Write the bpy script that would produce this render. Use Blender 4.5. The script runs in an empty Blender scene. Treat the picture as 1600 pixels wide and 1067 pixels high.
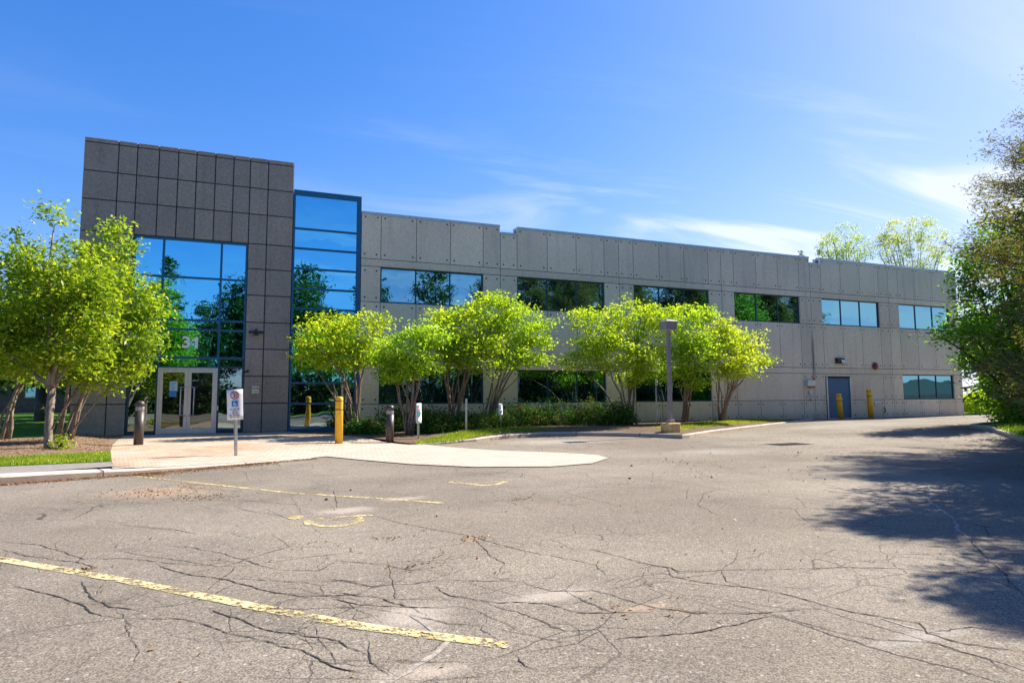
import bpy, math, random
import numpy as np
from mathutils import Vector, Matrix
R = math.radians
rng = np.random.default_rng(7)
random.seed(7)
scn = bpy.context.scene
C = scn.collection

# ------------------------------------------------------------------ camera, sky, sun, exposure
SUN_AZ, SUN_EL = 78.0, 42.0            # azimuth clockwise from +Y
CAMZ = 1.218
cam = bpy.data.cameras.new('camera'); cam_o = bpy.data.objects.new('camera', cam); C.objects.link(cam_o)
cam.sensor_width = 36.0; cam.lens = 982.3 * 36 / 1600; cam.clip_end = 2000; cam.clip_start = 0.05
PITCH, ROLL, YAW = 0.08695, -0.00498, 0.38008
Fv = Vector((math.sin(YAW)*math.cos(PITCH), math.cos(YAW)*math.cos(PITCH), math.sin(PITCH)))
Rv = Vector((math.cos(YAW), -math.sin(YAW), 0)); Uv = Rv.cross(Fv)
R2 = Rv*math.cos(ROLL) + Uv*math.sin(ROLL); U2 = Uv*math.cos(ROLL) - Rv*math.sin(ROLL)
cam_o.matrix_world = Matrix(((R2.x, U2.x, -Fv.x, 0), (R2.y, U2.y, -Fv.y, 0), (R2.z, U2.z, -Fv.z, CAMZ), (0, 0, 0, 1)))
scn.camera = cam_o
scn.view_settings.view_transform = 'Standard'; scn.view_settings.look = 'None'
scn.view_settings.exposure = 1.45; scn.view_settings.gamma = 1.0

world = bpy.data.worlds.new("World"); scn.world = world; world.use_nodes = True
wt = world.node_tree; wt.nodes.clear()
def wn(t): return wt.nodes.new(t)
sky = wn('ShaderNodeTexSky'); sky.sky_type = 'NISHITA'; sky.sun_disc = False
sky.sun_elevation = R(SUN_EL); sky.sun_rotation = R(SUN_AZ); sky.air_density = 1.0; sky.dust_density = 0.6; sky.ozone_density = 1.6
tint = wn('ShaderNodeMix'); tint.data_type = 'RGBA'; tint.blend_type = 'MULTIPLY'; tint.inputs[0].default_value = 1
tint.inputs[7].default_value = (0.62, 0.72, 0.96, 1)
hs = wn('ShaderNodeHueSaturation'); hs.inputs['Saturation'].default_value = 1.38; hs.inputs['Hue'].default_value = 0.507
wt.links.new(sky.outputs[0], hs.inputs['Color']); wt.links.new(hs.outputs[0], tint.inputs[6])
# soft shoulder so the sky near the sun keeps its colour
k1 = wn('ShaderNodeVectorMath'); k1.operation = 'MULTIPLY_ADD'; wt.links.new(tint.outputs[2], k1.inputs[0]); k1.inputs[1].default_value = (.17, .17, .13); k1.inputs[2].default_value = (1, 1, 1)
k2 = wn('ShaderNodeVectorMath'); k2.operation = 'DIVIDE'; wt.links.new(tint.outputs[2], k2.inputs[0]); wt.links.new(k1.outputs[0], k2.inputs[1])
k3 = wn('ShaderNodeVectorMath'); k3.operation = 'MULTIPLY'; wt.links.new(k2.outputs[0], k3.inputs[0]); k3.inputs[1].default_value = (1.00, 1.03, 1.10)
tc = wn('ShaderNodeTexCoord')
sep = wn('ShaderNodeSeparateXYZ'); wt.links.new(tc.outputs['Generated'], sep.inputs[0])
def wmath(op, a, b=None, clamp=False):
    n = wn('ShaderNodeMath'); n.operation = op; n.use_clamp = clamp
    for i, v in enumerate((a, b)):
        if v is None: continue
        if isinstance(v, (int, float)): n.inputs[i].default_value = v
        else: wt.links.new(v, n.inputs[i])
    return n.outputs[0]
# project direction on a high flat layer: cirrus
zz = wmath('MAXIMUM', sep.outputs[2], 0.02); zz = wmath('ADD', zz, 0.12)
cx = wmath('DIVIDE', sep.outputs[0], zz); cy = wmath('DIVIDE', sep.outputs[1], zz)
comb = wn('ShaderNodeCombineXYZ'); wt.links.new(cx, comb.inputs[0]); wt.links.new(cy, comb.inputs[1])
mp = wn('ShaderNodeMapping'); mp.inputs['Rotation'].default_value = (0, 0, R(30)); mp.inputs['Scale'].default_value = (0.55, 1.9, 1)
mp.inputs['Location'].default_value = (1.3, 0.4, 0)
wt.links.new(comb.outputs[0], mp.inputs[0])
n1 = wn('ShaderNodeTexNoise'); n1.inputs['Scale'].default_value = 1.0; n1.inputs['Detail'].default_value = 9; n1.inputs['Roughness'].default_value = 0.55
n1.inputs['Distortion'].default_value = 1.1
wt.links.new(mp.outputs[0], n1.inputs[0])
mr = wn('ShaderNodeMapRange'); mr.inputs[1].default_value = 0.46; mr.inputs[2].default_value = 0.74
mr.interpolation_type = 'SMOOTHSTEP'; wt.links.new(n1.outputs[0], mr.inputs[0])
# more cloud towards the low eastern sky
mx = wn('ShaderNodeMapRange'); mx.inputs[1].default_value = -0.1; mx.inputs[2].default_value = 0.75; wt.links.new(sep.outputs[0], mx.inputs[0])
mz = wn('ShaderNodeMapRange'); mz.inputs[1].default_value = 0.50; mz.inputs[2].default_value = 0.10; wt.links.new(sep.outputs[2], mz.inputs[0])
dens = wmath('MULTIPLY', mx.outputs[0], mz.outputs[0])
veil = wmath('MULTIPLY', wmath('POWER', dens, 1.8), 0.34)
cl = wmath('MULTIPLY', mr.outputs[0], wmath('ADD', wmath('MULTIPLY', wmath('POWER', dens, 1.3), 1.9), 0.03))
cl = wmath('ADD', cl, veil)
cl = wmath('MINIMUM', cl, 0.72)
cm = wn('ShaderNodeMix'); cm.data_type = 'RGBA'
wt.links.new(cl, cm.inputs[0]); wt.links.new(k3.outputs[0], cm.inputs[6]); cm.inputs[7].default_value = (3.3, 3.45, 3.75, 1)
bg = wn('ShaderNodeBackground'); bg.inputs[1].default_value = 0.12
wt.links.new(cm.outputs[2], bg.inputs[0])
wo = wn('ShaderNodeOutputWorld'); wt.links.new(bg.outputs[0], wo.inputs[0])

sun = bpy.data.lights.new('sun', 'SUN'); sun.energy = 4.0; sun.angle = R(0.5); sun.color = (1.0, 0.92, 0.79)
sun_o = bpy.data.objects.new('sun', sun); C.objects.link(sun_o)
sd = Vector((math.sin(R(SUN_AZ))*math.cos(R(SUN_EL)), math.cos(R(SUN_AZ))*math.cos(R(SUN_EL)), math.sin(R(SUN_EL))))
sun_o.rotation_euler = sd.to_track_quat('Z', 'Y').to_euler()

# ------------------------------------------------------------------ helpers
def ray(x, y): return Fv + R2*((x-800)/982.3) - U2*((y-533.5)/982.3)
def gnd(x, y, z=-0.13):
    d = ray(x, y); t = (z-CAMZ)/d.z; return (t*d.x, t*d.y)
def at(x, y, Y):
    d = ray(x, y); t = Y/d.y; return Vector((t*d.x, Y, CAMZ+t*d.z))
def depth(P): return P.x*Fv.x + P.y*Fv.y + (P.z-CAMZ)*Fv.z
def sstep(a, b, x):
    t = min(1, max(0, (x-a)/(b-a))); return t*t*(3-2*t)

def tag(o, label=None, cat=None, group=None, kind=None):
    if label: o['label'] = label
    if cat: o['category'] = cat
    if group: o['group'] = group
    if kind: o['kind'] = kind
    return o
def empty(name, loc, label, cat, group=None, rz=0):
    o = bpy.data.objects.new(name, None); C.objects.link(o); o.location = loc; o.rotation_euler = (0, 0, rz)
    o.empty_display_size = 0.2
    return tag(o, label, cat, group)

class MB:
    def __init__(s): s.v = []; s.f = []; s.m = []; s.sm = []
    def add(s, vs, fs, m=0, smooth=False):
        b = len(s.v); s.v += [tuple(v) for v in vs]
        for f in fs: s.f.append(tuple(b+i for i in f)); s.m.append(m); s.sm.append(smooth)
    def box(s, x0, x1, y0, y1, z0, z1, m=0):
        s.add([(x0,y0,z0),(x1,y0,z0),(x1,y1,z0),(x0,y1,z0),(x0,y0,z1),(x1,y0,z1),(x1,y1,z1),(x0,y1,z1)],
              [(0,3,2,1),(4,5,6,7),(0,1,5,4),(1,2,6,5),(2,3,7,6),(3,0,4,7)], m)
    def bbox(s, x0, x1, y0, y1, z0, z1, b, m=0):      # box with bevelled front (-Y) edges
        s.add([(x0,y0+b,z0),(x1,y0+b,z0),(x1,y0+b,z1),(x0,y0+b,z1),
               (x0+b,y0,z0+b),(x1-b,y0,z0+b),(x1-b,y0,z1-b),(x0+b,y0,z1-b),
               (x0,y1,z0),(x1,y1,z0),(x1,y1,z1),(x0,y1,z1)],
              [(4,5,6,7),(0,1,5,4),(1,2,6,5),(2,3,7,6),(3,0,4,7),(8,9,1,0),(9,10,2,1),(10,11,3,2),(11,8,0,3)], m)
    def tube(s, pts, rad, n=6, m=0, cap=True, smooth=True):
        pts = [Vector(p) for p in pts]
        if not hasattr(rad, '__len__'): rad = [rad]*len(pts)
        b = len(s.v); ref = None
        for i, p in enumerate(pts):
            d = (pts[min(i+1, len(pts)-1)] - pts[max(i-1, 0)])
            if d.length < 1e-6: d = Vector((0,0,1))
            d.normalize()
            if ref is None: ref = d.orthogonal().normalized()
            a = (ref - d*ref.dot(d))
            a = a.normalized() if a.length > 1e-6 else d.orthogonal().normalized()
            ref = a; c = d.cross(a)
            for k in range(n):
                t = 2*math.pi*k/n; q = p + (a*math.cos(t) + c*math.sin(t))*rad[i]; s.v.append(tuple(q))
        for i in range(len(pts)-1):
            for k in range(n):
                k2 = (k+1) % n
                s.f.append((b+i*n+k, b+i*n+k2, b+(i+1)*n+k2, b+(i+1)*n+k)); s.m.append(m); s.sm.append(smooth)
        if cap:
            s.f.append(tuple(b+k for k in reversed(range(n)))); s.m.append(m); s.sm.append(False)
            e = b+(len(pts)-1)*n; s.f.append(tuple(e+k for k in range(n))); s.m.append(m); s.sm.append(False)
    def lathe(s, prof, n=20, m=0, c=(0,0,0), smooth=True):
        b = len(s.v)
        for r, z in prof:
            for k in range(n):
                t = 2*math.pi*k/n; s.v.append((c[0]+r*math.cos(t), c[1]+r*math.sin(t), c[2]+z))
        for i in range(len(prof)-1):
            for k in range(n):
                k2 = (k+1) % n; s.f.append((b+i*n+k, b+i*n+k2, b+(i+1)*n+k2, b+(i+1)*n+k)); s.m.append(m); s.sm.append(smooth)
        s.f.append(tuple(b+k for k in reversed(range(n)))); s.m.append(m); s.sm.append(False)
        e = b+(len(prof)-1)*n; s.f.append(tuple(e+k for k in range(n))); s.m.append(m); s.sm.append(False)
    def disc(s, c, r, m=0, n=8, ry=None):              # disc facing -Y
        ry = ry or r
        s.add([(c[0]+r*math.cos(2*math.pi*k/n), c[1], c[2]+ry*math.sin(2*math.pi*k/n)) for k in range(n)], [tuple(range(n))], m)
    def prism(s, poly, z0, z1, m=0):
        n = len(poly)
        s.add([(p[0],p[1],z0) for p in poly]+[(p[0],p[1],z1) for p in poly],
              [tuple(reversed(range(n))), tuple(range(n,2*n))]+[(i,(i+1)%n,n+(i+1)%n,n+i) for i in range(n)], m)
    def build(s, name, mats, parent=None, loc=None):
        me = bpy.data.meshes.new(name); me.from_pydata(s.v, [], s.f)
        if not isinstance(mats, (list, tuple)): mats = [mats]
        for mm in mats: me.materials.append(mm)
        me.polygons.foreach_set('material_index', s.m); me.polygons.foreach_set('use_smooth', s.sm); me.update()
        o = bpy.data.objects.new(name, me); C.objects.link(o)
        if parent: o.parent = parent
        if loc: o.location = loc
        return o

def copy_tree(o, parent=None):
    c = o.copy(); C.objects.link(c)
    if parent: c.parent = parent
    for ch in list(o.children): copy_tree(ch, c)
    return c

# ------------------------------------------------------------------ materials
def newmat(name):
    m = bpy.data.materials.new(name); m.use_nodes = True
    nt = m.node_tree; p = nt.nodes['Principled BSDF']; return m, nt, p
def nd(nt, t, **kw):
    n = nt.nodes.new(t)
    for k, v in kw.items():
        if k.startswith('i_'): n.inputs[k[2:].replace('_', ' ')].default_value = v
        else: setattr(n, k, v)
    return n
def mixc(nt, fac, a, b, mode='MIX'):
    n = nt.nodes.new('ShaderNodeMix'); n.data_type = 'RGBA'; n.blend_type = mode
    for i, v in ((0, fac), (6, a), (7, b)):
        if isinstance(v, bpy.types.NodeSocket): nt.links.new(v, n.inputs[i])
        elif i == 0: n.inputs[0].default_value = v
        else: n.inputs[i].default_value = (*v, 1) if len(v) == 3 else v
    return n.outputs[2]
def ramp(nt, src, a, b, lo=0.0, hi=1.0, smooth=True):
    n = nt.nodes.new('ShaderNodeMapRange'); n.inputs[1].default_value = a; n.inputs[2].default_value = b
    n.inputs[3].default_value = lo; n.inputs[4].default_value = hi
    if smooth: n.interpolation_type = 'SMOOTHSTEP'
    nt.links.new(src, n.inputs[0]); return n.outputs[0]
def mth(nt, op, a, b=None, clamp=False):
    n = nt.nodes.new('ShaderNodeMath'); n.operation = op; n.use_clamp = clamp
    for i, v in enumerate((a, b)):
        if v is None: continue
        if isinstance(v, (int, float)): n.inputs[i].default_value = v
        else: nt.links.new(v, n.inputs[i])
    return n.outputs[0]
def coords(nt, scale=(1,1,1), rot=0):
    g = nt.nodes.new('ShaderNodeNewGeometry'); mpn = nt.nodes.new('ShaderNodeMapping')
    mpn.inputs['Scale'].default_value = scale; mpn.inputs['Rotation'].default_value = (0,0,rot)
    nt.links.new(g.outputs['Position'], mpn.inputs[0]); return mpn.outputs[0]
def noise(nt, vec, scale, detail=4, rough=0.5, dist=0.0):
    n = nt.nodes.new('ShaderNodeTexNoise'); n.inputs['Scale'].default_value = scale; n.inputs['Detail'].default_value = detail
    n.inputs['Roughness'].default_value = rough; n.inputs['Distortion'].default_value = dist
    nt.links.new(vec, n.inputs[0]); return n.outputs[0]
def voro(nt, vec, scale, feat='F1', out=0):
    n = nt.nodes.new('ShaderNodeTexVoronoi'); n.feature = feat; n.inputs['Scale'].default_value = scale
    nt.links.new(vec, n.inputs[0]); return n.outputs[out]
def bump(nt, p, h, strength=0.3, dist=0.01):
    b = nt.nodes.new('ShaderNodeBump'); b.inputs['Strength'].default_value = strength; b.inputs['Distance'].default_value = dist
    nt.links.new(h, b.inputs['Height']); nt.links.new(b.outputs[0], p.inputs['Normal'])

def plain(name, col, rough=0.6, metal=0.0, var=0.12, scale=8.0, spec=0.5):
    m, nt, p = newmat(name); v = coords(nt)
    n = noise(nt, v, scale, 5, 0.6)
    c = mixc(nt, ramp(nt, n, 0.3, 0.7), tuple(x*(1-var) for x in col), tuple(min(1, x*(1+var)) for x in col))
    nt.links.new(c, p.inputs['Base Color']); p.inputs['Roughness'].default_value = rough; p.inputs['Metallic'].default_value = metal
    p.inputs['Specular IOR Level'].default_value = spec
    return m
def concrete_panel(name, c1, c2, speck, stain=False):
    m, nt, p = newmat(name); v = coords(nt)
    ag = voro(nt, v, 30.0, out=1)                   # random colour per pebble
    agv = nt.nodes.new('ShaderNodeRGBToBW'); nt.links.new(ag, agv.inputs[0])
    big = noise(nt, v, 0.35, 4, 0.6); fine = noise(nt, v, 9.0, 6, 0.75)
    c = mixc(nt, ramp(nt, big, 0.3, 0.7), c1, c2)
    c = mixc(nt, ramp(nt, agv.outputs[0], 0.2, 0.8, 0, 1), c, mixc(nt, 1.0, c, speck, 'MULTIPLY'))
    c = mixc(nt, ramp(nt, fine, 0.35, 0.7, 0, .5), c, mixc(nt, 1.0, c, (1.28, 1.25, 1.2), 'MULTIPLY'))
    # rain streaks running down
    vs = coords(nt, (3.2, 1, 0.22)); st = noise(nt, vs, 1.0, 5, 0.65)
    c = mixc(nt, ramp(nt, st, 0.50, 0.75, 0, 0.62), c, mixc(nt, 1.0, c, (0.72, 0.72, 0.74), 'MULTIPLY'))
    gi = nt.nodes.new('ShaderNodeNewGeometry')
    c = mixc(nt, 1.0, c, mixc(nt, gi.outputs['Random Per Island'], (0.90, 0.90, 0.92), (1.08, 1.07, 1.05)), 'MULTIPLY')
    if stain:
        g = nt.nodes.new('ShaderNodeNewGeometry'); s = nt.nodes.new('ShaderNodeSeparateXYZ'); nt.links.new(g.outputs['Position'], s.inputs[0])
        wob = noise(nt, coords(nt, (0, 0, 1.5)), 1.0, 3)
        dx = mth(nt, 'ABSOLUTE', mth(nt, 'SUBTRACT', mth(nt, 'SUBTRACT', s.outputs[0], 26.10), mth(nt, 'MULTIPLY', mth(nt, 'SUBTRACT', wob, .5), .25)))
        mk = mth(nt, 'MULTIPLY', ramp(nt, dx, 0.16, 0.02), mth(nt, 'MULTIPLY', ramp(nt, s.outputs[2], 1.7, 2.6), ramp(nt, s.outputs[2], 4.7, 3.6)))
        c = mixc(nt, mth(nt, 'MULTIPLY', mk, 0.6), c, (0.07, 0.08, 0.10))
        # damp, dirty foot of the wall
        ft = mth(nt, 'MULTIPLY', ramp(nt, s.outputs[2], 0.5, 0.0), ramp(nt, fine, .3, .7))
        c = mixc(nt, mth(nt, 'MULTIPLY', ft, 0.45), c, (0.13, 0.12, 0.11))
    nt.links.new(c, p.inputs['Base Color']); p.inputs['Roughness'].default_value = 0.9; p.inputs['Specular IOR Level'].default_value = 0.25
    bump(nt, p, mth(nt, 'ADD', agv.outputs[0], fine), 0.3, 0.006)
    return m
M = {}
M['precast'] = concrete_panel('precast', (0.69, 0.585, 0.455), (0.77, 0.66, 0.52), (0.86, 0.86, 0.87), True)
M['granite'] = concrete_panel('granite', (0.30, 0.262, 0.23), (0.35, 0.308, 0.27), (0.76, 0.76, 0.77))
M['joint'] = plain('joint', (0.055, 0.055, 0.06), 0.9)
M['joint_dark'] = plain('joint_dark', (0.035, 0.032, 0.035), 0.9)
M['coping'] = plain('coping', (0.42, 0.50, 0.55), 0.45, 0.3)
M['frame_blue'] = plain('frame_blue', (0.006, 0.095, 0.21), 0.4, 0.0, 0.08)
M['frame_teal'] = plain('frame_teal', (0.004, 0.05, 0.085), 0.4, 0.0, 0.08)
M['aluminium'] = plain('aluminium', (0.62, 0.62, 0.63), 0.38, 0.6, 0.05)
M['steel'] = plain('steel', (0.55, 0.55, 0.55), 0.35, 0.85, 0.1, 20)
M['interior'] = plain('interior', (0.02, 0.02, 0.022), 0.9)
M['white'] = plain('white', (0.75, 0.75, 0.74), 0.5, 0, 0.05)
M['sign_white'] = plain('sign_white', (0.82, 0.82, 0.82), 0.4, 0, 0.03)
M['sign_red'] = plain('sign_red', (0.6, 0.03, 0.04), 0.4)
M['sign_blue'] = plain('sign_blue', (0.02, 0.22, 0.55), 0.4)
M['sign_green'] = plain('sign_green', (0.0, 0.28, 0.25), 0.4)
M['sign_black'] = plain('sign_black', (0.03, 0.03, 0.03), 0.5)
M['yellow'] = plain('yellow', (0.80, 0.42, 0.012), 0.48, 0, 0.16, 3)
def scuffed():
    m, nt, p = newmat('yellow_scuffed'); v = coords(nt); n = noise(nt, coords(nt, (1, 1, .5)), 9, 6, .75); n2 = noise(nt, v, 2.5, 4, .6)
    c = mixc(nt, ramp(nt, n2, .3, .7), (.78, .40, .012), (.84, .50, .03)); c = mixc(nt, ramp(nt, n, .60, .72, 0, .75), c, (.30, .19, .07))
    tcn = nt.nodes.new('ShaderNodeTexCoord'); sp_ = nt.nodes.new('ShaderNodeSeparateXYZ'); nt.links.new(tcn.outputs['Generated'], sp_.inputs[0])
    c = mixc(nt, mth(nt, 'MULTIPLY', ramp(nt, sp_.outputs[2], .22, .04), ramp(nt, n, .35, .6, .3, .9)), c, (.28, .19, .09))
    nt.links.new(c, p.inputs['Base Color']); p.inputs['Roughness'].default_value = .5; return m
M['yellow'] = scuffed()
M['red_band'] = plain('red_band', (0.30, 0.02, 0.015), 0.5)
M['bronze'] = plain('bronze', (0.075, 0.055, 0.048), 0.45, 0.2, 0.12)
M['lamp_grey'] = plain('lamp_grey', (0.30, 0.27, 0.26), 0.5, 0.1, 0.1)
M['black_metal'] = plain('black_metal', (0.02, 0.02, 0.022), 0.4, 0.3)
M['door_blue'] = plain('door_blue', (0.03, 0.11, 0.24), 0.5, 0, 0.06)
M['bell_red'] = plain('bell_red', (0.25, 0.02, 0.02), 0.4)
M['orange'] = plain('orange', (0.6, 0.16, 0.05), 0.6)
M['notice'] = plain('notice', (0.45, 0.65, 0.75), 0.5, 0, 0.1)
M['notice_blue'] = plain('notice_blue', (0.03, 0.25, 0.55), 0.5, 0, 0.1)
M['beige'] = plain('beige', (0.55, 0.52, 0.38), 0.5)
M['lens'] = plain('lens', (0.7, 0.72, 0.72), 0.15)
M['brick_house'] = plain('brick_house', (0.13, 0.10, 0.10), 0.9, 0, 0.2, 3)
M['roof_dark'] = plain('roof_dark', (0.05, 0.05, 0.055), 0.9)

def glass(name, tintc, fac, dark, wav=0.0025):
    m = bpy.data.materials.new(name); m.use_nodes = True; nt = m.node_tree; nt.nodes.clear()
    v = coords(nt); n = noise(nt, v, 0.9, 2, 0.4)
    b = nt.nodes.new('ShaderNodeBump'); b.inputs['Strength'].default_value = 0.6; b.inputs['Distance'].default_value = wav*4; nt.links.new(n, b.inputs['Height'])
    gl = nt.nodes.new('ShaderNodeBsdfGlossy'); gl.inputs['Color'].default_value = (*tintc, 1); gl.inputs['Roughness'].default_value = 0.01
    nt.links.new(b.outputs[0], gl.inputs['Normal'])
    df = nt.nodes.new('ShaderNodeBsdfDiffuse'); df.inputs['Color'].default_value = (*dark, 1)
    mx_ = nt.nodes.new('ShaderNodeMixShader'); mx_.inputs[0].default_value = fac
    o = nt.nodes.new('ShaderNodeOutputMaterial')
    nt.links.new(df.outputs[0], mx_.inputs[1]); nt.links.new(gl.outputs[0], mx_.inputs[2]); nt.links.new(mx_.outputs[0], o.inputs[0])
    return m
M['glass_blue'] = glass('glass_blue', (0.20, 0.66, 0.88), 0.88, (0.004, 0.015, 0.02))
M['glass_teal'] = glass('glass_teal', (0.22, 0.48, 0.60), 0.84, (0.003, 0.012, 0.016))
M['glass_low'] = glass('glass_low', (0.45, 0.62, 0.68), 0.6, (0.004, 0.010, 0.012))
M['glass_door'] = glass('glass_door', (0.8, 0.85, 0.85), 0.22, (0.012, 0.014, 0.012))

def foliage(name, c_dark, c_mid, c_lite, trans, tf=0.5, blotch=1.2, warm=None, gloss=0.02):
    m = bpy.data.materials.new(name); m.use_nodes = True; nt = m.node_tree; nt.nodes.clear()
    g = nt.nodes.new('ShaderNodeNewGeometry')
    c = mixc(nt, ramp(nt, g.outputs['Random Per Island'], 0.0, 0.7, smooth=False), c_dark, c_mid)
    c = mixc(nt, ramp(nt, g.outputs['Random Per Island'], 0.6, 1.0, smooth=False), c, c_lite)
    n = noise(nt, coords(nt), blotch, 3)
    c = mixc(nt, ramp(nt, n, 0.35, 0.65), mixc(nt, 1.0, c, (0.72, 0.80, 0.8), 'MULTIPLY'), c)
    if warm:
        c = mixc(nt, ramp(nt, noise(nt, coords(nt), 2.1, 2), 0.5, 0.65, 0, .6), c, warm)
    oi = nt.nodes.new('ShaderNodeObjectInfo')
    c = mixc(nt, 1.0, c, mixc(nt, oi.outputs['Random'], (0.84, 0.97, 1.0), (1.12, 1.02, .9)), 'MULTIPLY')
    d = nt.nodes.new('ShaderNodeBsdfDiffuse'); nt.links.new(c, d.inputs[0])
    t = nt.nodes.new('ShaderNodeBsdfTranslucent'); nt.links.new(mixc(nt, 1.0, c, trans, 'MULTIPLY'), t.inputs[0])
    mx_ = nt.nodes.new('ShaderNodeMixShader'); mx_.inputs[0].default_value = tf
    nt.links.new(d.outputs[0], mx_.inputs[1]); nt.links.new(t.outputs[0], mx_.inputs[2])
    gl = nt.nodes.new('ShaderNodeBsdfGlossy'); gl.inputs['Roughness'].default_value = 0.38; gl.inputs['Color'].default_value = (1, 1, .95, 1)
    m2 = nt.nodes.new('ShaderNodeMixShader'); m2.inputs[0].default_value = gloss
    nt.links.new(mx_.outputs[0], m2.inputs[1]); nt.links.new(gl.outputs[0], m2.inputs[2])
    o = nt.nodes.new('ShaderNodeOutputMaterial'); nt.links.new(m2.outputs[0], o.inputs[0])
    return m
M['leaf_lime'] = foliage('leaf_lime', (0.26, 0.40, 0.022), (0.44, 0.56, 0.03), (0.66, 0.68, 0.07), (1.4, 1.4, 0.7), 0.58)
M['leaf_left'] = foliage('leaf_left', (0.16, 0.27, 0.016), (0.30, 0.41, 0.024), (0.56, 0.57, 0.06), (1.5, 1.5, 0.7), 0.55)
M['leaf_maple'] = foliage('leaf_maple', (0.09, 0.21, 0.02), (0.19, 0.36, 0.03), (0.42, 0.55, 0.05), (1.5, 1.5, 0.7), 0.5)
M['leaf_hedge'] = foliage('leaf_hedge', (0.035, 0.10, 0.018), (0.07, 0.16, 0.028), (0.15, 0.25, 0.04), (1.3, 1.4, 0.8), 0.3, 1.5, (0.22, 0.15, 0.06), 0.006)
M['leaf_pine'] = foliage('leaf_pine', (0.12, 0.145, 0.035), (0.21, 0.225, 0.06), (0.36, 0.30, 0.10), (1.3, 1.2, 0.7), 0.45, 1.0, (0.15, 0.10, 0.055))
M['leaf_back'] = foliage('leaf_back', (0.03, 0.07, 0.015), (0.06, 0.12, 0.02), (0.10, 0.17, 0.03), (1.3, 1.4, 0.8), 0.35, 0.5)
M['leaf_pale'] = foliage('leaf_pale', (0.34, 0.40, 0.11), (0.46, 0.50, 0.14), (0.58, 0.58, 0.22), (1.4, 1.4, 0.9), 0.6, 0.6)
def bark(name, a, b):
    m, nt, p = newmat(name); n = noise(nt, coords(nt, (1, 1, .45)), 26, 5, .7, .5); n2 = noise(nt, coords(nt), 3, 3)
    c = mixc(nt, ramp(nt, n, .35, .65), a, b); c = mixc(nt, ramp(nt, n2, .5, .7, 0, .5), c, tuple(x*1.6 for x in b))
    nt.links.new(c, p.inputs['Base Color']); p.inputs['Roughness'].default_value = 0.9; bump(nt, p, n, .7, .02); return m
M['bark'] = bark('bark', (0.13, 0.09, 0.065), (0.30, 0.235, 0.19))
M['bark_dark'] = bark('bark_dark', (0.035, 0.028, 0.022), (0.10, 0.08, 0.065))

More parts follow.
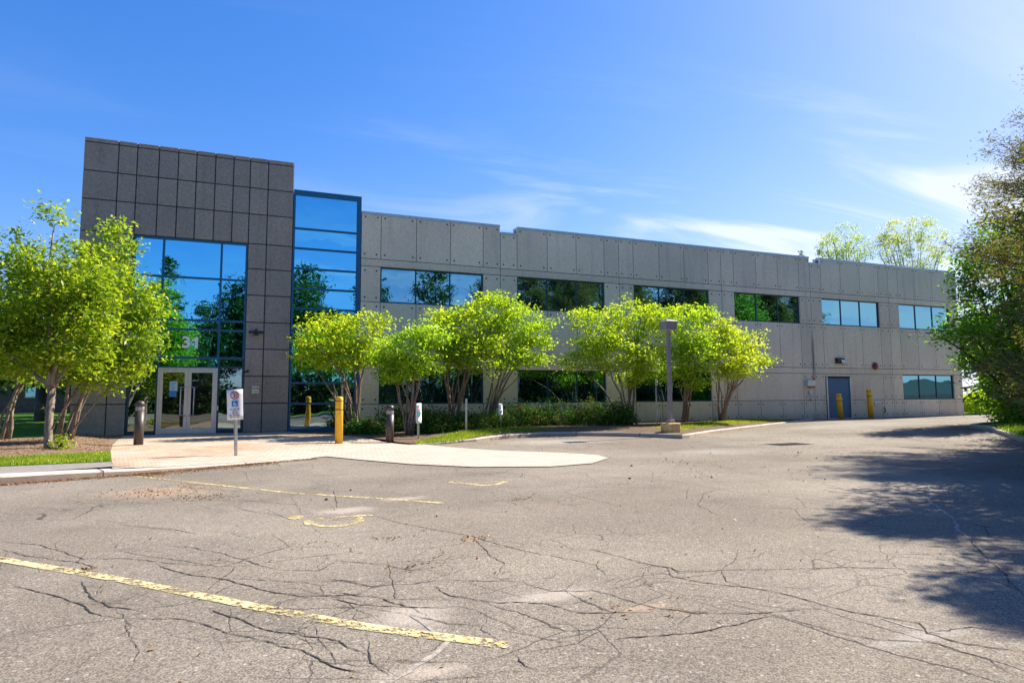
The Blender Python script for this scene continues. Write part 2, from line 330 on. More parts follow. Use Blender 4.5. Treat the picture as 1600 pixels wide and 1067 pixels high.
# asphalt ---------------------------------------------------------
def asphalt():
    m, nt, p = newmat('asphalt'); v = coords(nt)
    ag = nt.nodes.new('ShaderNodeRGBToBW'); nt.links.new(voro(nt, v, 125.0, out=1), ag.inputs[0])
    ag2 = nt.nodes.new('ShaderNodeRGBToBW'); nt.links.new(voro(nt, v, 62.0, out=1), ag2.inputs[0])
    big = noise(nt, v, 0.23, 5, 0.6); med = noise(nt, v, 1.3, 5, 0.65, .4); fine = noise(nt, v, 40, 3, .6)
    c = mixc(nt, ramp(nt, big, 0.32, 0.68), (0.168, 0.142, 0.112), (0.238, 0.208, 0.168))
    c = mixc(nt, ramp(nt, med, 0.3, 0.75, 0, .6), c, mixc(nt, 1.0, c, (1.14, 1.12, 1.1), 'MULTIPLY'))
    c = mixc(nt, ramp(nt, med, 0.46, 0.28, 0, .55), c, mixc(nt, 1.0, c, (0.78, 0.77, 0.78), 'MULTIPLY'))
    c = mixc(nt, ramp(nt, ag.outputs[0], 0.25, 0.75, 0, 1), mixc(nt, 1.0, c, (0.64, 0.63, 0.63), 'MULTIPLY'), mixc(nt, 1.0, c, (1.32, 1.32, 1.30), 'MULTIPLY'))
    c = mixc(nt, ramp(nt, ag2.outputs[0], 0.84, 0.97, 0, .5), c, (0.55, 0.51, 0.47))
    c = mixc(nt, ramp(nt, ag2.outputs[0], 0.14, 0.04, 0, .7), c, (0.06, 0.055, 0.055))
    # worn wheel lanes running along the drive and dark drips in the stalls
    ln_ = noise(nt, coords(nt, (.10, .55, 1), R(32)), 1.0, 5, .6); dr = noise(nt, v, .75, 5, .7, 1.2)
    c = mixc(nt, ramp(nt, ln_, .45, .65, 0, .5), c, mixc(nt, 1.0, c, (1.22, 1.20, 1.17), 'MULTIPLY'))
    c = mixc(nt, ramp(nt, dr, .62, .78, 0, .6), c, mixc(nt, 1.0, c, (0.62, 0.61, 0.62), 'MULTIPLY'))
    # fine alligator cracks in patches
    w = nt.nodes.new('ShaderNodeMix'); w.data_type = 'VECTOR'; w.inputs[0].default_value = 0.11
    nn = nt.nodes.new('ShaderNodeTexNoise'); nn.inputs['Scale'].default_value = 1.6; nn.inputs['Detail'].default_value = 6; nn.inputs['Roughness'].default_value = .7
    nt.links.new(v, nn.inputs[0]); nt.links.new(v, w.inputs[4]); nt.links.new(nn.outputs[1], w.inputs[5])
    e1 = voro(nt, w.outputs[1], 0.95, 'DISTANCE_TO_EDGE'); e2 = voro(nt, w.outputs[1], 2.6, 'DISTANCE_TO_EDGE')
    zone = noise(nt, coords(nt, (1, 1, 1)), 0.30, 3, .5)
    mk1 = mth(nt, 'MULTIPLY', ramp(nt, e1, 0.006, 0.0015), ramp(nt, zone, 0.44, 0.58))
    mk2 = mth(nt, 'MULTIPLY', ramp(nt, e2, 0.013, 0.003), ramp(nt, noise(nt, v, 0.42, 2), 0.52, 0.64))
    mk = mth(nt, 'MAXIMUM', mk1, mth(nt, 'MULTIPLY', mk2, .8))
    c = mixc(nt, mth(nt, 'MULTIPLY', mk, 0.8), c, (0.035, 0.03, 0.028))
    # pale sandy and rusty patches where silt dries
    g = nt.nodes.new('ShaderNodeNewGeometry')
    def blob(cx_, cy_, rx, ry, col, k, thr=0.45):
        nonlocal c
        mp_ = nt.nodes.new('ShaderNodeMapping'); mp_.inputs['Location'].default_value = (-cx_/rx, -cy_/ry, 0); mp_.inputs['Scale'].default_value = (1/rx, 1/ry, 0)
        nt.links.new(g.outputs['Position'], mp_.inputs[0])
        ln = nt.nodes.new('ShaderNodeVectorMath'); ln.operation = 'LENGTH'; nt.links.new(mp_.outputs[0], ln.inputs[0])
        nz = noise(nt, v, 3.0, 6, .75)
        f_ = mth(nt, 'MULTIPLY', ramp(nt, mth(nt, 'SUBTRACT', ln.outputs['Value'], mth(nt, 'MULTIPLY', mth(nt, 'SUBTRACT', nz, .5), 1.6)), 1.0, 0.2), k)
        c = mixc(nt, f_, c, mixc(nt, 0.5, mixc(nt, 1.0, c, (1.3, 1.3, 1.3), 'MULTIPLY'), col))
    for (px_, py_, rx, ry, col, k) in [(250, 768, 1.0, .8, (.42, .27, .17), .8), (540, 797, .45, .28, (.5, .42, .36), .85), (630, 779, .5, .22, (.5, .42, .36), .8),
                                 (640, 962, .35, .28, (.48, .42, .36), .85), (850, 932, .45, .16, (.48, .42, .36), .8), (660, 1050, .35, .14, (.48, .40, .33), .8),
                                 (1440, 995, .5, .10, (.45, .42, .39), .6), (740, 842, .12, .1, (.45, .25, .12), .9), (1000, 950, .3, .07, (.45, .3, .2), .7),
                                 (1120, 705, 1.6, 1.2, (.38, .36, .33), .5), (870, 690, 2.2, 1.2, (.40, .38, .35), .6), (1330, 668, 4.5, 2.0, (.36, .35, .33), .5)]:
        X, Y = gnd(px_, py_); blob(X, Y, rx, ry, col, k)
    nt.links.new(c, p.inputs['Base Color']); p.inputs['Roughness'].default_value = 0.92; p.inputs['Specular IOR Level'].default_value = 0.2
    h = mth(nt, 'SUBTRACT', mth(nt, 'ADD', mth(nt, 'MULTIPLY', ag.outputs[0], .6), fine), mth(nt, 'MULTIPLY', mk, 2.0))
    bump(nt, p, h, 0.55, 0.006)
    return m
M['asphalt'] = asphalt()
M['crack'] = plain('crack', (0.028, 0.024, 0.022), 0.95, 0, .4, 30)
M['crack_fill'] = plain('crack_fill', (0.29, 0.26, 0.225), 0.95, 0, .3, 30)
def paint():
    m, nt, p = newmat('line_paint'); v = coords(nt)
    n = noise(nt, v, 28, 6, .7); n2 = noise(nt, v, 4, 4, .6)
    c = mixc(nt, ramp(nt, n2, .3, .7), (0.54, 0.40, 0.13), (0.62, 0.52, 0.28)); c = mixc(nt, ramp(nt, n, .62, .75, 0, .7), c, (.28, .23, .17))
    nt.links.new(c, p.inputs['Base Color']); p.inputs['Roughness'].default_value = .8
    a = mth(nt, 'ADD', mth(nt, 'MULTIPLY', n, .65), mth(nt, 'MULTIPLY', n2, .35))
    nt.links.new(ramp(nt, a, .455, .53), p.inputs['Alpha'])
    return m
M['line_paint'] = paint()
def pavers():
    m, nt, p = newmat('pavers'); v = coords(nt, (1, 1, 1), R(8))
    b = nt.nodes.new('ShaderNodeTexBrick'); b.inputs['Scale'].default_value = 1.0
    b.inputs['Brick Width'].default_value = 0.23; b.inputs['Row Height'].default_value = 0.115; b.inputs['Mortar Size'].default_value = 0.009
    b.inputs['Color1'].default_value = (0.42, 0.28, 0.18, 1); b.inputs['Color2'].default_value = (0.58, 0.46, 0.33, 1); b.inputs['Mortar'].default_value = (0.17, 0.10, 0.05, 1)
    nt.links.new(v, b.inputs[0])
    n = noise(nt, coords(nt), 0.5, 4, .6); f = noise(nt, coords(nt), 30, 4, .6)
    c = mixc(nt, ramp(nt, n, .35, .65, 0, .6), b.outputs[0], (0.52, 0.46, 0.39))
    # the drive apron is greyer and paler
    g = nt.nodes.new('ShaderNodeNewGeometry'); s = nt.nodes.new('ShaderNodeSeparateXYZ'); nt.links.new(g.outputs['Position'], s.inputs[0])
    u = mth(nt, 'SUBTRACT', mth(nt, 'MULTIPLY', s.outputs[0], .767), mth(nt, 'MULTIPLY', s.outputs[1], .64))
    c = mixc(nt, ramp(nt, u, -9.9, -8.6, 0, .75), c, mixc(nt, .65, b.outputs[0], (0.55, 0.50, 0.45)))
    c = mixc(nt, ramp(nt, f, .35, .7, 0, .5), c, mixc(nt, 1.0, c, (.78, .76, .74), 'MULTIPLY'))
    nt.links.new(c, p.inputs['Base Color']); p.inputs['Roughness'].default_value = .85; p.inputs['Specular IOR Level'].default_value = .25
    bump(nt, p, mth(nt, 'SUBTRACT', mth(nt, 'MULTIPLY', f, .4), b.outputs[1]), .5, .006); return m
M['pavers'] = pavers()
def kerbmat():
    m, nt, p = newmat('kerb_concrete'); v = coords(nt)
    n = noise(nt, v, 2.2, 6, .7); f = noise(nt, v, 45, 3, .6)
    c = mixc(nt, ramp(nt, n, .3, .7), (0.42, 0.37, 0.31), (0.60, 0.55, 0.49)); c = mixc(nt, ramp(nt, f, .5, .8, 0, .6), c, (.30, .26, .22))
    g = nt.nodes.new('ShaderNodeNewGeometry'); s = nt.nodes.new('ShaderNodeSeparateXYZ'); nt.links.new(g.outputs['Normal'], s.inputs[0])
    side = ramp(nt, s.outputs[2], .6, .2)       # splash-dirtied upright face
    c = mixc(nt, mth(nt, 'MULTIPLY', side, ramp(nt, n, .25, .7, .35, .85)), c, (0.36, 0.235, 0.14))
    nt.links.new(c, p.inputs['Base Color']); p.inputs['Roughness'].default_value = .9; bump(nt, p, mth(nt, 'ADD', n, f), .4, .01); return m
M['kerb'] = kerbmat()
def soil(name, a, b, d, sc=25):
    m, nt, p = newmat(name); v = coords(nt)
    n = noise(nt, v, sc, 6, .75); n2 = noise(nt, v, 1.2, 4, .6)
    c = mixc(nt, ramp(nt, n, .35, .65), a, b); c = mixc(nt, ramp(nt, n2, .4, .65, 0, .6), c, d)
    nt.links.new(c, p.inputs['Base Color']); p.inputs['Roughness'].default_value = .95; p.inputs['Specular IOR Level'].default_value = .04; bump(nt, p, n, .9, .03); return m
M['mulch'] = soil('mulch', (0.12, 0.075, 0.05), (0.34, 0.235, 0.16), (0.27, 0.18, 0.12))
M['soil'] = soil('soil', (0.09, 0.065, 0.045), (0.24, 0.17, 0.12), (0.17, 0.12, 0.08))
M['turf'] = soil('turf', (0.05, 0.13, 0.015), (0.11, 0.22, 0.025), (0.09, 0.18, 0.02), 14)
M['path_grey'] = soil('path_grey', (0.25, 0.22, 0.20), (0.36, 0.33, 0.30), (0.33, 0.29, 0.26), 40)
M['blade'] = foliage('blade', (0.20, 0.30, 0.02), (0.32, 0.42, 0.03), (0.50, 0.50, 0.08), (1.3, 1.3, .8), .45)
M['dry_leaf'] = foliage('dry_leaf', (0.16, 0.07, 0.03), (0.34, 0.16, 0.06), (0.50, 0.30, 0.13), (1, 1, 1), .2)

# ------------------------------------------------------------------ ground
def asph_z(x, y): return -0.13 + 0.13*sstep(16, 26, x)*sstep(6, 12, y)
def pav_z(x, y):
    s = (x-1.15)*.767 - (y-14.8)*.64
    return -0.118*sstep(-2.2, 0.0, s)
def sheet(name, x0, x1, y0, y1, nx, ny, zf, mat, inside=None):
    b = MB(); xs = np.linspace(x0, x1, nx+1); ys = np.linspace(y0, y1, ny+1)
    b.v = [(x, y, zf(x, y)) for y in ys for x in xs]
    for j in range(ny):
        for i in range(nx):
            if inside and not inside((xs[i]+xs[i+1])/2, (ys[j]+ys[j+1])/2): continue
            b.f.append((j*(nx+1)+i, j*(nx+1)+i+1, (j+1)*(nx+1)+i+1, (j+1)*(nx+1)+i)); b.m.append(0); b.sm.append(True)
    return b
# far terrain reaching the horizon
b = MB(); b.add([(-900,-900,-.2),(900,-900,-.2),(900,900,-.2),(-900,900,-.2)], [(0,1,2,3)])
tag(b.build('ground', M['turf']), kind='structure')
tag(sheet('asphalt', -30, 60, -14, 24.05, 180, 76, asph_z, M['asphalt']).build('asphalt_lot', M['asphalt']), kind='structure')

def fillpoly(poly, zf, res=0.35):
    """flat polygon triangulated and draped with zf"""
    import mathutils.geometry as mg
    tris = mg.tessellate_polygon([[Vector((p[0], p[1], 0)) for p in poly]])
    b = MB(); vs = [(p[0], p[1], zf(p[0], p[1])) for p in poly]
    fs = []
    for t in tris:
        a, c_, d = (Vector(vs[i]) for i in t)
        if (c_-a).cross(d-a).z < 0: t = (t[0], t[2], t[1])
        fs.append(tuple(t))
    b.add(vs, fs); return b
def drape(poly, zf, step=0.3):
    """regular grid clipped to the polygon through bmesh bisect-free approach: dense boundary + grid points, delaunay"""
    from mathutils.geometry import delaunay_2d_cdt
    pts = []; n = len(poly)
    for i in range(n):
        a = Vector(poly[i]); c_ = Vector(poly[(i+1) % n]); k = max(1, int((c_-a).length/step))
        for j in range(k): pts.append(a.lerp(c_, j/k))
    nb = len(pts); edges = [(i, (i+1) % nb) for i in range(nb)]
    xs = [p.x for p in pts]; ys = [p.y for p in pts]
    def ins(x, y):
        r = False; j = n-1
        for i in range(n):
            xi, yi = poly[i]; xj, yj = poly[j]
            if (yi > y) != (yj > y) and x < (xj-xi)*(y-yi)/(yj-yi)+xi: r = not r
            j = i
        return r
    x = min(xs)
    while x < max(xs):
        y = min(ys)
        while y < max(ys):
            if ins(x, y): pts.append(Vector((x, y)))
            y += step
        x += step
    vo, eo, fo, *_ = delaunay_2d_cdt([Vector((p.x, p.y)) for p in pts], edges, [], 1, 1e-4)
    b = MB(); b.v = [(v.x, v.y, zf(v.x, v.y)) for v in vo]
    for f in fo:
        f = list(f); a, c_, d = (vo[i] for i in f[:3])
        if (c_-a).cross(d-a) < 0: f.reverse()
        b.f.append(tuple(f)); b.m.append(0); b.sm.append(True)
    return b
left_kerb = [(-14, 9.6), (-8, 11.0), (-5.2, 11.85), (-3.75, 12.3), (-2.9, 12.62), (-2.05, 12.98), (-1.65, 13.18), (-0.65, 13.75), (0.2, 14.2), (1.12, 14.62)]
tongue = [gnd(x, y, -.12) for x, y in [(510,713),(560,718),(640,725),(740,729.5),(860,729),(925,724),(950,716),(935,711),(880,707.5),(780,704),(700,698.5),(655,693.5)]]
paver_poly = [(-2.40, 13.1)] + [(x, y+0.14) for x, y in left_kerb[6:]] + tongue + [(3.95, 17.6), (3.2, 19.2), (2.4, 20.8), (1.5, 22.6), (1.0, 23.97), (-4.1, 23.97), (-3.85, 21.5), (-3.55, 19.3), (-3.2, 17.2)]
tag(drape(paver_poly, lambda x, y: pav_z(x, y)+.004, .35).build('paver_walk', M['pavers']), kind='structure')

def kerb(name, line, w, topf, botf, joints=2.6, left=True):
    """kerb stones following a line; body lies to the left of the direction of travel"""
    b = MB(); pts = []
    for i in range(len(line)-1):
        a = Vector(line[i]); c_ = Vector(line[i+1]); k = max(1, round((c_-a).length/.5))
        for j in range(k): pts.append(a.lerp(c_, j/k))
    pts.append(Vector(line[-1]))
    rows = []; d_acc = 0
    for i, p in enumerate(pts):
        t = (pts[min(i+1, len(pts)-1)]-pts[max(i-1, 0)]).normalized(); n = Vector((-t.y, t.x))*(1 if left else -1)
        w_ = random.uniform(-.008, .008)
        q = p + n*w_; zt = topf(q.x, q.y)+random.uniform(-.004, .004); zb = botf(q.x, q.y)-.05
        s = n*w; r = .025
        rows.append([(q.x, q.y, zb), (q.x+n.x*.012, q.y+n.y*.012, max(zb+.01, zt-r)), (q.x+n.x*(r+.01), q.y+n.y*(r+.01), zt), (q.x+s.x, q.y+s.y, zt), (q.x+s.x, q.y+s.y, zb)])
    for i in range(len(rows)-1):
        vs = rows[i]+rows[i+1]
        f = [(k, k+1, 6+k, 5+k) for k in range(4)]
        if left: f = [tuple(reversed(x)) for x in f]
        b.add(vs, f, 0)
    # joints: narrow dark gaps
    acc = 0; nextj = joints*.6
    for i in range(len(pts)-1):
        L = (pts[i+1]-pts[i]).length
        if acc+L > nextj:
            t = (pts[i+1]-pts[i]).normalized(); n = Vector((-t.y, t.x))*(1 if left else -1); p = pts[i]; zt = topf(p.x, p.y)+.002; zb = botf(p.x, p.y)
            h = .008; o = n*-.006
            b.add([(p.x+o.x-t.x*h, p.y+o.y-t.y*h, zb), (p.x+o.x+t.x*h, p.y+o.y+t.y*h, zb), (p.x+o.x+t.x*h, p.y+o.y+t.y*h, zt), (p.x+o.x-t.x*h, p.y+o.y-t.y*h, zt),
                   (p.x+n.x*w+t.x*h, p.y+n.y*w+t.y*h, zt+.003), (p.x+n.x*w-t.x*h, p.y+n.y*w-t.y*h, zt+.003)],
                  [(0,1,2,3), (3,2,4,5)], 1)
            nextj += joints
        acc += L
    return tag(b.build(name, [M['kerb'], M['crack']]), kind='structure')
kerb('kerb', left_kerb, .45, lambda x, y: pav_z(x, y)+.006, asph_z, 2.2)
bed_kerb = [gnd(x, y, z) for x, y, z in [(655,693,-.115),(700,690.5,-.10),(745,686,-.06),(790,680,-.02),(850,676,-.01),(900,675,0),(960,675.5,0),(1020,677,0),(1066,679,0)]]
c0 = bed_kerb[-1]
bed_kerb2 = [(c0[0]+.02, c0[1]-.01)] + [gnd(x, y, 0.0) for x, y in [(1078,678),(1110,673),(1150,668),(1190,663.5),(1225,659.5)]] + [(25.6, 23.7)]
def bed_top(x, y): return max(-.115+.115*sstep(4.0, 7.5, x), asph_z(x, y)+.02)+.0
kerb('kerb', bed_kerb+bed_kerb2[1:], .16, bed_top, asph_z, 2.4)
bed_poly = [(x, y) for x, y in bed_kerb+bed_kerb2[1:]]
bed_in = []
for i, p in enumerate(bed_poly):
    a = Vector(bed_poly[max(0, i-1)]); c_ = Vector(bed_poly[min(len(bed_poly)-1, i+1)]); t = (c_-a).normalized(); bed_in.append((p[0]-t.y*.15, p[1]+t.x*.15))
bed = bed_in + [(25.4, 23.97), (1.02, 23.97), (1.5, 22.6), (2.4, 20.8), (3.2, 19.2), (3.95, 17.6)]
def bed_dist(x, y):
    d = 9.0; P = Vector((x, y))
    for i in range(len(bed_in)-1):
        a = Vector(bed_in[i]); c_ = Vector(bed_in[i+1]); v = c_-a; t = max(0, min(1, (P-a).dot(v)/v.length_squared)); d = min(d, (a+v*t-P).length)
    return d
def bed_z(x, y): return bed_top(x, y) + .004 + .10*sstep(0, 1.4, bed_dist(x, y))*sstep(0, .4, 24.1-y)
tag(drape(bed, bed_z, .5).build('planting_bed', M['soil']), kind='structure')

# left verge: path, grass strip, mulch, lawn
def off(line, d): return [(x-.35*d, y+.94*d) for x, y in line]
tag(drape([(x, y+.44) for x, y in left_kerb[:6]]+[(-2.42, 13.35), (-2.62, 14.25), (-6, 13.9), (-14, 12.6)], lambda x, y: .004, .6).build('path', M['path_grey']), kind='structure')
tag(drape([(-14, 12.6), (-6, 13.9), (-2.62, 14.25), (-3.08, 16.6), (-3.4, 16.5), (-6, 15.6), (-14, 13.8)], lambda x, y: .012, .6).build('grass_verge', M['turf']), kind='structure')
def mulch_z(x, y): return .012+.10*sstep(0, 2.2, y-16.2-(x+3)*.3)*sstep(0, 1.0, -2.4-(y-13.15)*.19-x)
tag(drape([(-14, 13.8), (-6, 15.6), (-3.4, 16.5), (-3.08, 16.6), (-3.2, 17.2), (-3.55, 19.3), (-3.85, 21.5), (-4.12, 23.97), (-5.7, 23.97), (-5.75, 22.8), (-7.2, 20.6), (-10, 18.6), (-14, 17.2)], mulch_z, .3).build('mulch_bed', M['mulch']), kind='structure')
b = MB(); b.add([(-14.0,17.2,.02),(-10,18.6,.03),(-7.2,20.6,.05),(-5.75,22.8,.06),(-5.75,50,.05),(-5.75,140,-.1),(-160,140,-.1),(-160,17.2,-.1)], [(0,1,2,3,4,5,6,7)])
tag(b.build('lawn', M['turf']), kind='structure')

# traffic island on the right with its kerb
isl = [gnd(x, y, -.10) for x, y in [(1600,691.5),(1572,684),(1552,678.5),(1541,674.5)]]
isl_line = [(-2, -12), (1.5, -6), (6.2, -.6), (11.5, 4.6)] + isl
nose = isl[-1]
isl_line += [(nose[0]+.25, nose[1]+.55), (nose[0]+.9, nose[1]+1.1), (nose[0]+3, nose[1]+1.7), (60, nose[1]+4)]
kerb('kerb', isl_line, .16, lambda x, y: asph_z(x, y)+.13, asph_z, 3.0, left=False)
isl_fill = isl_line + [(60, -13), (0, -13)]
tag(drape([(p[0]+.06, p[1]-.06) if p[1] > -11 else p for p in isl_fill], lambda x, y: asph_z(x, y)+.12, 1.0).build('island', M['turf']), kind='structure')

# cracks traced on the lot
CR = [
 [(0,846),(59,852),(103,862),(131,873),(169,870)], [(84,874),(125,881),(147,887)], [(197,821),(266,826),(312,834)],
 [(256,852),(300,856),(344,865),(391,877),(437,890)], [(116,784),(169,787),(250,785),(312,781),(375,780),(437,786),(469,789),(500,786)],
 [(369,793),(437,806),(450,810)], [(580,805),(617,814),(670,824),(737,837),(792,854),(867,869),(935,882),(950,899)], [(775,784),(820,780),(842,767)],
 [(920,857),(987,876),(1040,887),(1062,893),(1100,891)], [(1040,887),(1052,901),(1097,910),(1172,919),(1240,932),(1292,946),(1330,957),(1375,964),(1397,968),(1435,974),(1450,989),(1500,1003),(1600,1018)],
 [(500,904),(556,908),(582,917),(650,912),(700,905)], [(526,876),(594,882),(642,891),(680,887)], [(815,908),(837,917),(860,925),(924,923),(950,929),(987,940),(1025,951),(1100,957)],
 [(680,916),(702,931),(770,942),(852,944),(897,957),(1017,957)], [(740,842),(759,865),(785,880),(777,899)], [(500,1030),(522,1041),(571,1052)],
 [(575,1000),(579,1030),(609,1056)], [(800,1019),(819,1041),(845,1049)], [(127,909),(142,930),(172,949),(225,956)],
 [(187,966),(270,967),(326,979),(345,990),(397,1001),(431,1012),(472,1018),(514,1039),(570,1054)], [(326,949),(386,969),(416,982),(476,992),(529,1001),(570,1022)],
 [(22,915),(82,930),(112,941),(142,956),(176,964),(187,966)], [(247,883),(300,898),(352,907),(409,924),(465,932),(520,931),(570,928)], [(364,904),(450,907),(487,911)],
 [(487,906),(544,909),(574,917)], [(1000,882),(1049,887),(1060,895),(1127,891),(1262,887),(1322,886),(1412,889),(1506,897),(1555,887)],
 [(1127,891),(1139,908),(1172,919)], [(1011,947),(1090,957),(1187,959),(1285,951)], [(1214,961),(1262,974),(1322,991),(1379,1000),(1465,1004),(1487,1013),(1544,1030),(1577,1052)],
 [(900,730),(1036,751),(1075,756),(1145,767),(1294,784),(1337,793),(1403,800)], [(1119,765),(1101,771),(1095,789),(1119,804)],
 [(0,800),(60,792),(116,797)], [(0,858),(40,868),(84,874)], [(131,873),(200,872),(256,878),(330,884)], [(437,890),(500,892),(526,876)], [(512,935),(560,945),(640,948),(700,950)],
 [(515,925),(590,934),(650,952)], [(700,905),(760,908),(815,908)], [(1512,841),(1556,881),(1600,930)], [(1506,897),(1560,910),(1600,925)], [(640,960),(700,975),(760,978)],
 [(960,1000),(1040,990),(1100,985),(1214,961)], [(1450,989),(1520,980),(1600,990)], [(230,700+60),(300,762),(380,768)], [(1140,705),(1180,703),(1230,716)]]
FILL = [[(1438,749),(1452,770),(1464,789),(1490,808),(1512,841)], [(640,962),(700,1000),(690,1020),(650,1040),(610,1067)], [(1375,966),(1420,980),(1470,990)], [(1330,885),(1430,888)]]
def ribbon(b, pts, w0, zoff, jag, m=0, seg=.07, thin=True, octs=2):
    P = [Vector(p) for p in pts]; out = []
    for i in range(len(P)-1):
        L = (P[i+1]-P[i]).length; k = max(1, int(L/seg))
        for j in range(k): out.append(P[i].lerp(P[i+1], j/k))
    out.append(P[-1]); n = len(out)
    off_ = np.cumsum(rng.normal(0, jag, n)); off_ -= np.linspace(off_[0], off_[-1], n)
    off_ = np.clip(off_, -jag*7, jag*7)+rng.normal(0, jag*.3, n)*(1 if thin else 0)
    vs = []
    for i, p in enumerate(out):
        t = (out[min(i+1, n-1)]-out[max(i-1, 0)]).normalized(); nn = Vector((-t.y, t.x)); c_ = p+nn*off_[i]
        w = w0*(rng.uniform(.35, 1.4) if thin else rng.uniform(.93, 1.07))
        if thin: w *= min(1, .25+min(i, n-1-i)/6)
        z = asph_z(c_.x, c_.y)+zoff
        vs += [(c_.x+nn.x*w/2, c_.y+nn.y*w/2, z), (c_.x-nn.x*w/2, c_.y-nn.y*w/2, z)]
    b.add(vs, [(2*i, 2*i+1, 2*i+3, 2*i+2) for i in range(n-1)], m)
b = MB()
for cr in CR:
    pts = [gnd(x, y) for x, y in cr]
    ribbon(b, pts, .008 if rng.random() < .75 else .0105, .0035, .0055, seg=.035)
    # side branches, mostly running with the main cracks across the lot
    near_ = min(math.hypot(*p) for p in pts) < 8
    for k in range(int(rng.integers(1, 5)) if near_ else int(rng.integers(0, 2))):
        a = Vector(pts[int(rng.integers(0, len(pts)))]).lerp(Vector(pts[int(rng.integers(0, len(pts)))]), .15)
        an = rng.normal(-.38, .45) if rng.random() < .72 else rng.uniform(0, 3.1)
        Lb = rng.uniform(.25, .95)*rng.choice([-1, 1]); q = [a]
        for j in range(4): an += rng.normal(0, .28); q.append(q[-1]+Vector((math.cos(an), math.sin(an)))*Lb/4)
        ribbon(b, q, .004, .0035, .005, seg=.035)
        if rng.random() < .5:
            an += rng.choice([-1, 1])*rng.uniform(.5, 1.1); ribbon(b, [q[2], q[2]+Vector((math.cos(an), math.sin(an)))*Lb*.25, q[2]+Vector((math.cos(an+.3), math.sin(an+.3)))*Lb*.5], .0045, .0035, .005, seg=.035)
for cr in FILL: ribbon(b, [gnd(x, y) for x, y in cr], .035, .003, .012, 1)
tag(b.build('asphalt_crack', [M['crack'], M['crack_fill']]), kind='structure')
# painted lines
def paintline(px, w, name='parking_line', blobs=()):
    b = MB()
    for line, ww in px: ribbon(b, [gnd(x, y) for x, y in line], ww, .0045, .0015, 0, .1, False)
    for (x, y, rx, ry) in blobs:
        ctr = Vector(gnd(x, y)); ex = Vector(gnd(x+rx, y))-ctr; ey = Vector(gnd(x, y-ry))-ctr; z = asph_z(*ctr)+.0055
        b.add([(ctr.x+ex.x*math.cos(t)*f+ey.x*math.sin(t)*f, ctr.y+ex.y*math.cos(t)*f+ey.y*math.sin(t)*f, z) for t in np.linspace(0, 2*math.pi, 14, endpoint=False) for f in [rng.uniform(.85, 1.1)]], [tuple(range(14))])
    return tag(b.build(name, M['line_paint']), kind='structure')
paintline([([(-160,836),(0,874),(200,908),(400,948),(560,978),(700,996),(795,1008)], .10)], .1)
paintline([([(212,744),(330,757),(450,770),(580,778),(692,786)], .09)], .09)
paintline([([(495,810),(515,811.5),(530,808),(560,806),(583,805)], .07), ([(488,819),(505,822),(530,822.5),(552,818),(566,811)], .08)], 0, 'wheelchair_symbol', [(462,808.5,13,3.2),(483,817,9,4),(563,812,7,4)])
paintline([([(702,753),(725,755),(752,758.5),(775,757),(791,752.5)], .09), ([(740,755),(760,753.5),(790,752)], .06)], 0, 'wheelchair_symbol', [(712,754,9,1.8)])

# ------------------------------------------------------------------ office building
bld = empty('office_building', (15, 24, 0), 'long two storey precast office block with dark stone entrance tower and blue glass bay', 'building')
BO = Vector((-15, -24, 0))    # parts are written in world coordinates
def part(mb, name, mats, parent=bld):
    return mb.build(name, mats, parent, BO if parent is bld else None)
D = 24.0; P0, PP, WW = 4.167, 5.676, 4.168
ZR, ZJ, ZT, ZB, ZM, ZL, ZS = 8.28, 6.489, 6.199, 4.823, 2.592, 2.294, 0.948
bays = [(P0+k*PP, P0+k*PP+WW) for k in range(6)]
J = [3.42]
for k, (a, c_) in enumerate(bays): J += [a, a+WW/3, a+2*WW/3, c_, c_+(PP-WW)/2]
J[-1] = 37.43
g_ = .011
wall = MB()
def panel(x0, x1, z0, z1, dots=True, m=0):
    wall.bbox(x0+g_, x1-g_, D, D+.12, z0+g_, z1-g_, .006, m)
    if dots and x1-x0 > .4 and z1-z0 > .7:
        for X in (x0+.15, x1-.15):
            for Z in (z0+.17, z1-.17): wall.disc((X+random.uniform(-.02, .02), D-.003, Z), .036, 1, 8)
low_solid = {3: None, 4: None}
DX0, DX1, DZ = 26.93, 28.60, 2.10
for i in range(len(J)-1):
    x0, x1 = J[i], J[i+1]
    notch = abs(x0-(9.844-.754)) < .02 or abs(x0-(26.873-.754)) < .02
    panel(x0, x1, ZJ, ZR-.29 if notch else ZR)
    panel(x0, x1, ZM, ZB)
    if x1 <= 26.88 or x0 > 28.2: panel(max(x0, DX1+.06) if 28.2 < x0 < 28.5 else x0, x1, 0.0, ZS)
    else:
        pass
for k in range(6):      # long lintel bands, joined at the pier centre
    x0 = 3.42 if k == 0 else bays[k][0]-.754; x1 = bays[k][1]+.754 if k < 5 else 37.43
    panel(x0, x1, ZT-.0, ZJ, False); panel(x0, x1, ZL, ZM, False)
piers = [(3.42, bays[0][0])]
for k in range(5): piers += [(bays[k][1], bays[k][1]+.754), (bays[k][1]+.754, bays[k+1][0])]
piers += [(bays[5][1], 37.43)]
for x0, x1 in piers:
    panel(x0, x1, ZB, ZT); 
    if not (26.8 < x1 < 26.9): panel(x0, x1, ZS, ZL)
    else: panel(x0, x1-.0, ZS, ZL)
panel(bays[3][0], bays[3][1], ZS, ZL, False)
panel(DX1+.06, bays[4][1], ZS, ZL, False)
panel(bays[4][0], DX1+.06, DZ+.06, ZL, False)
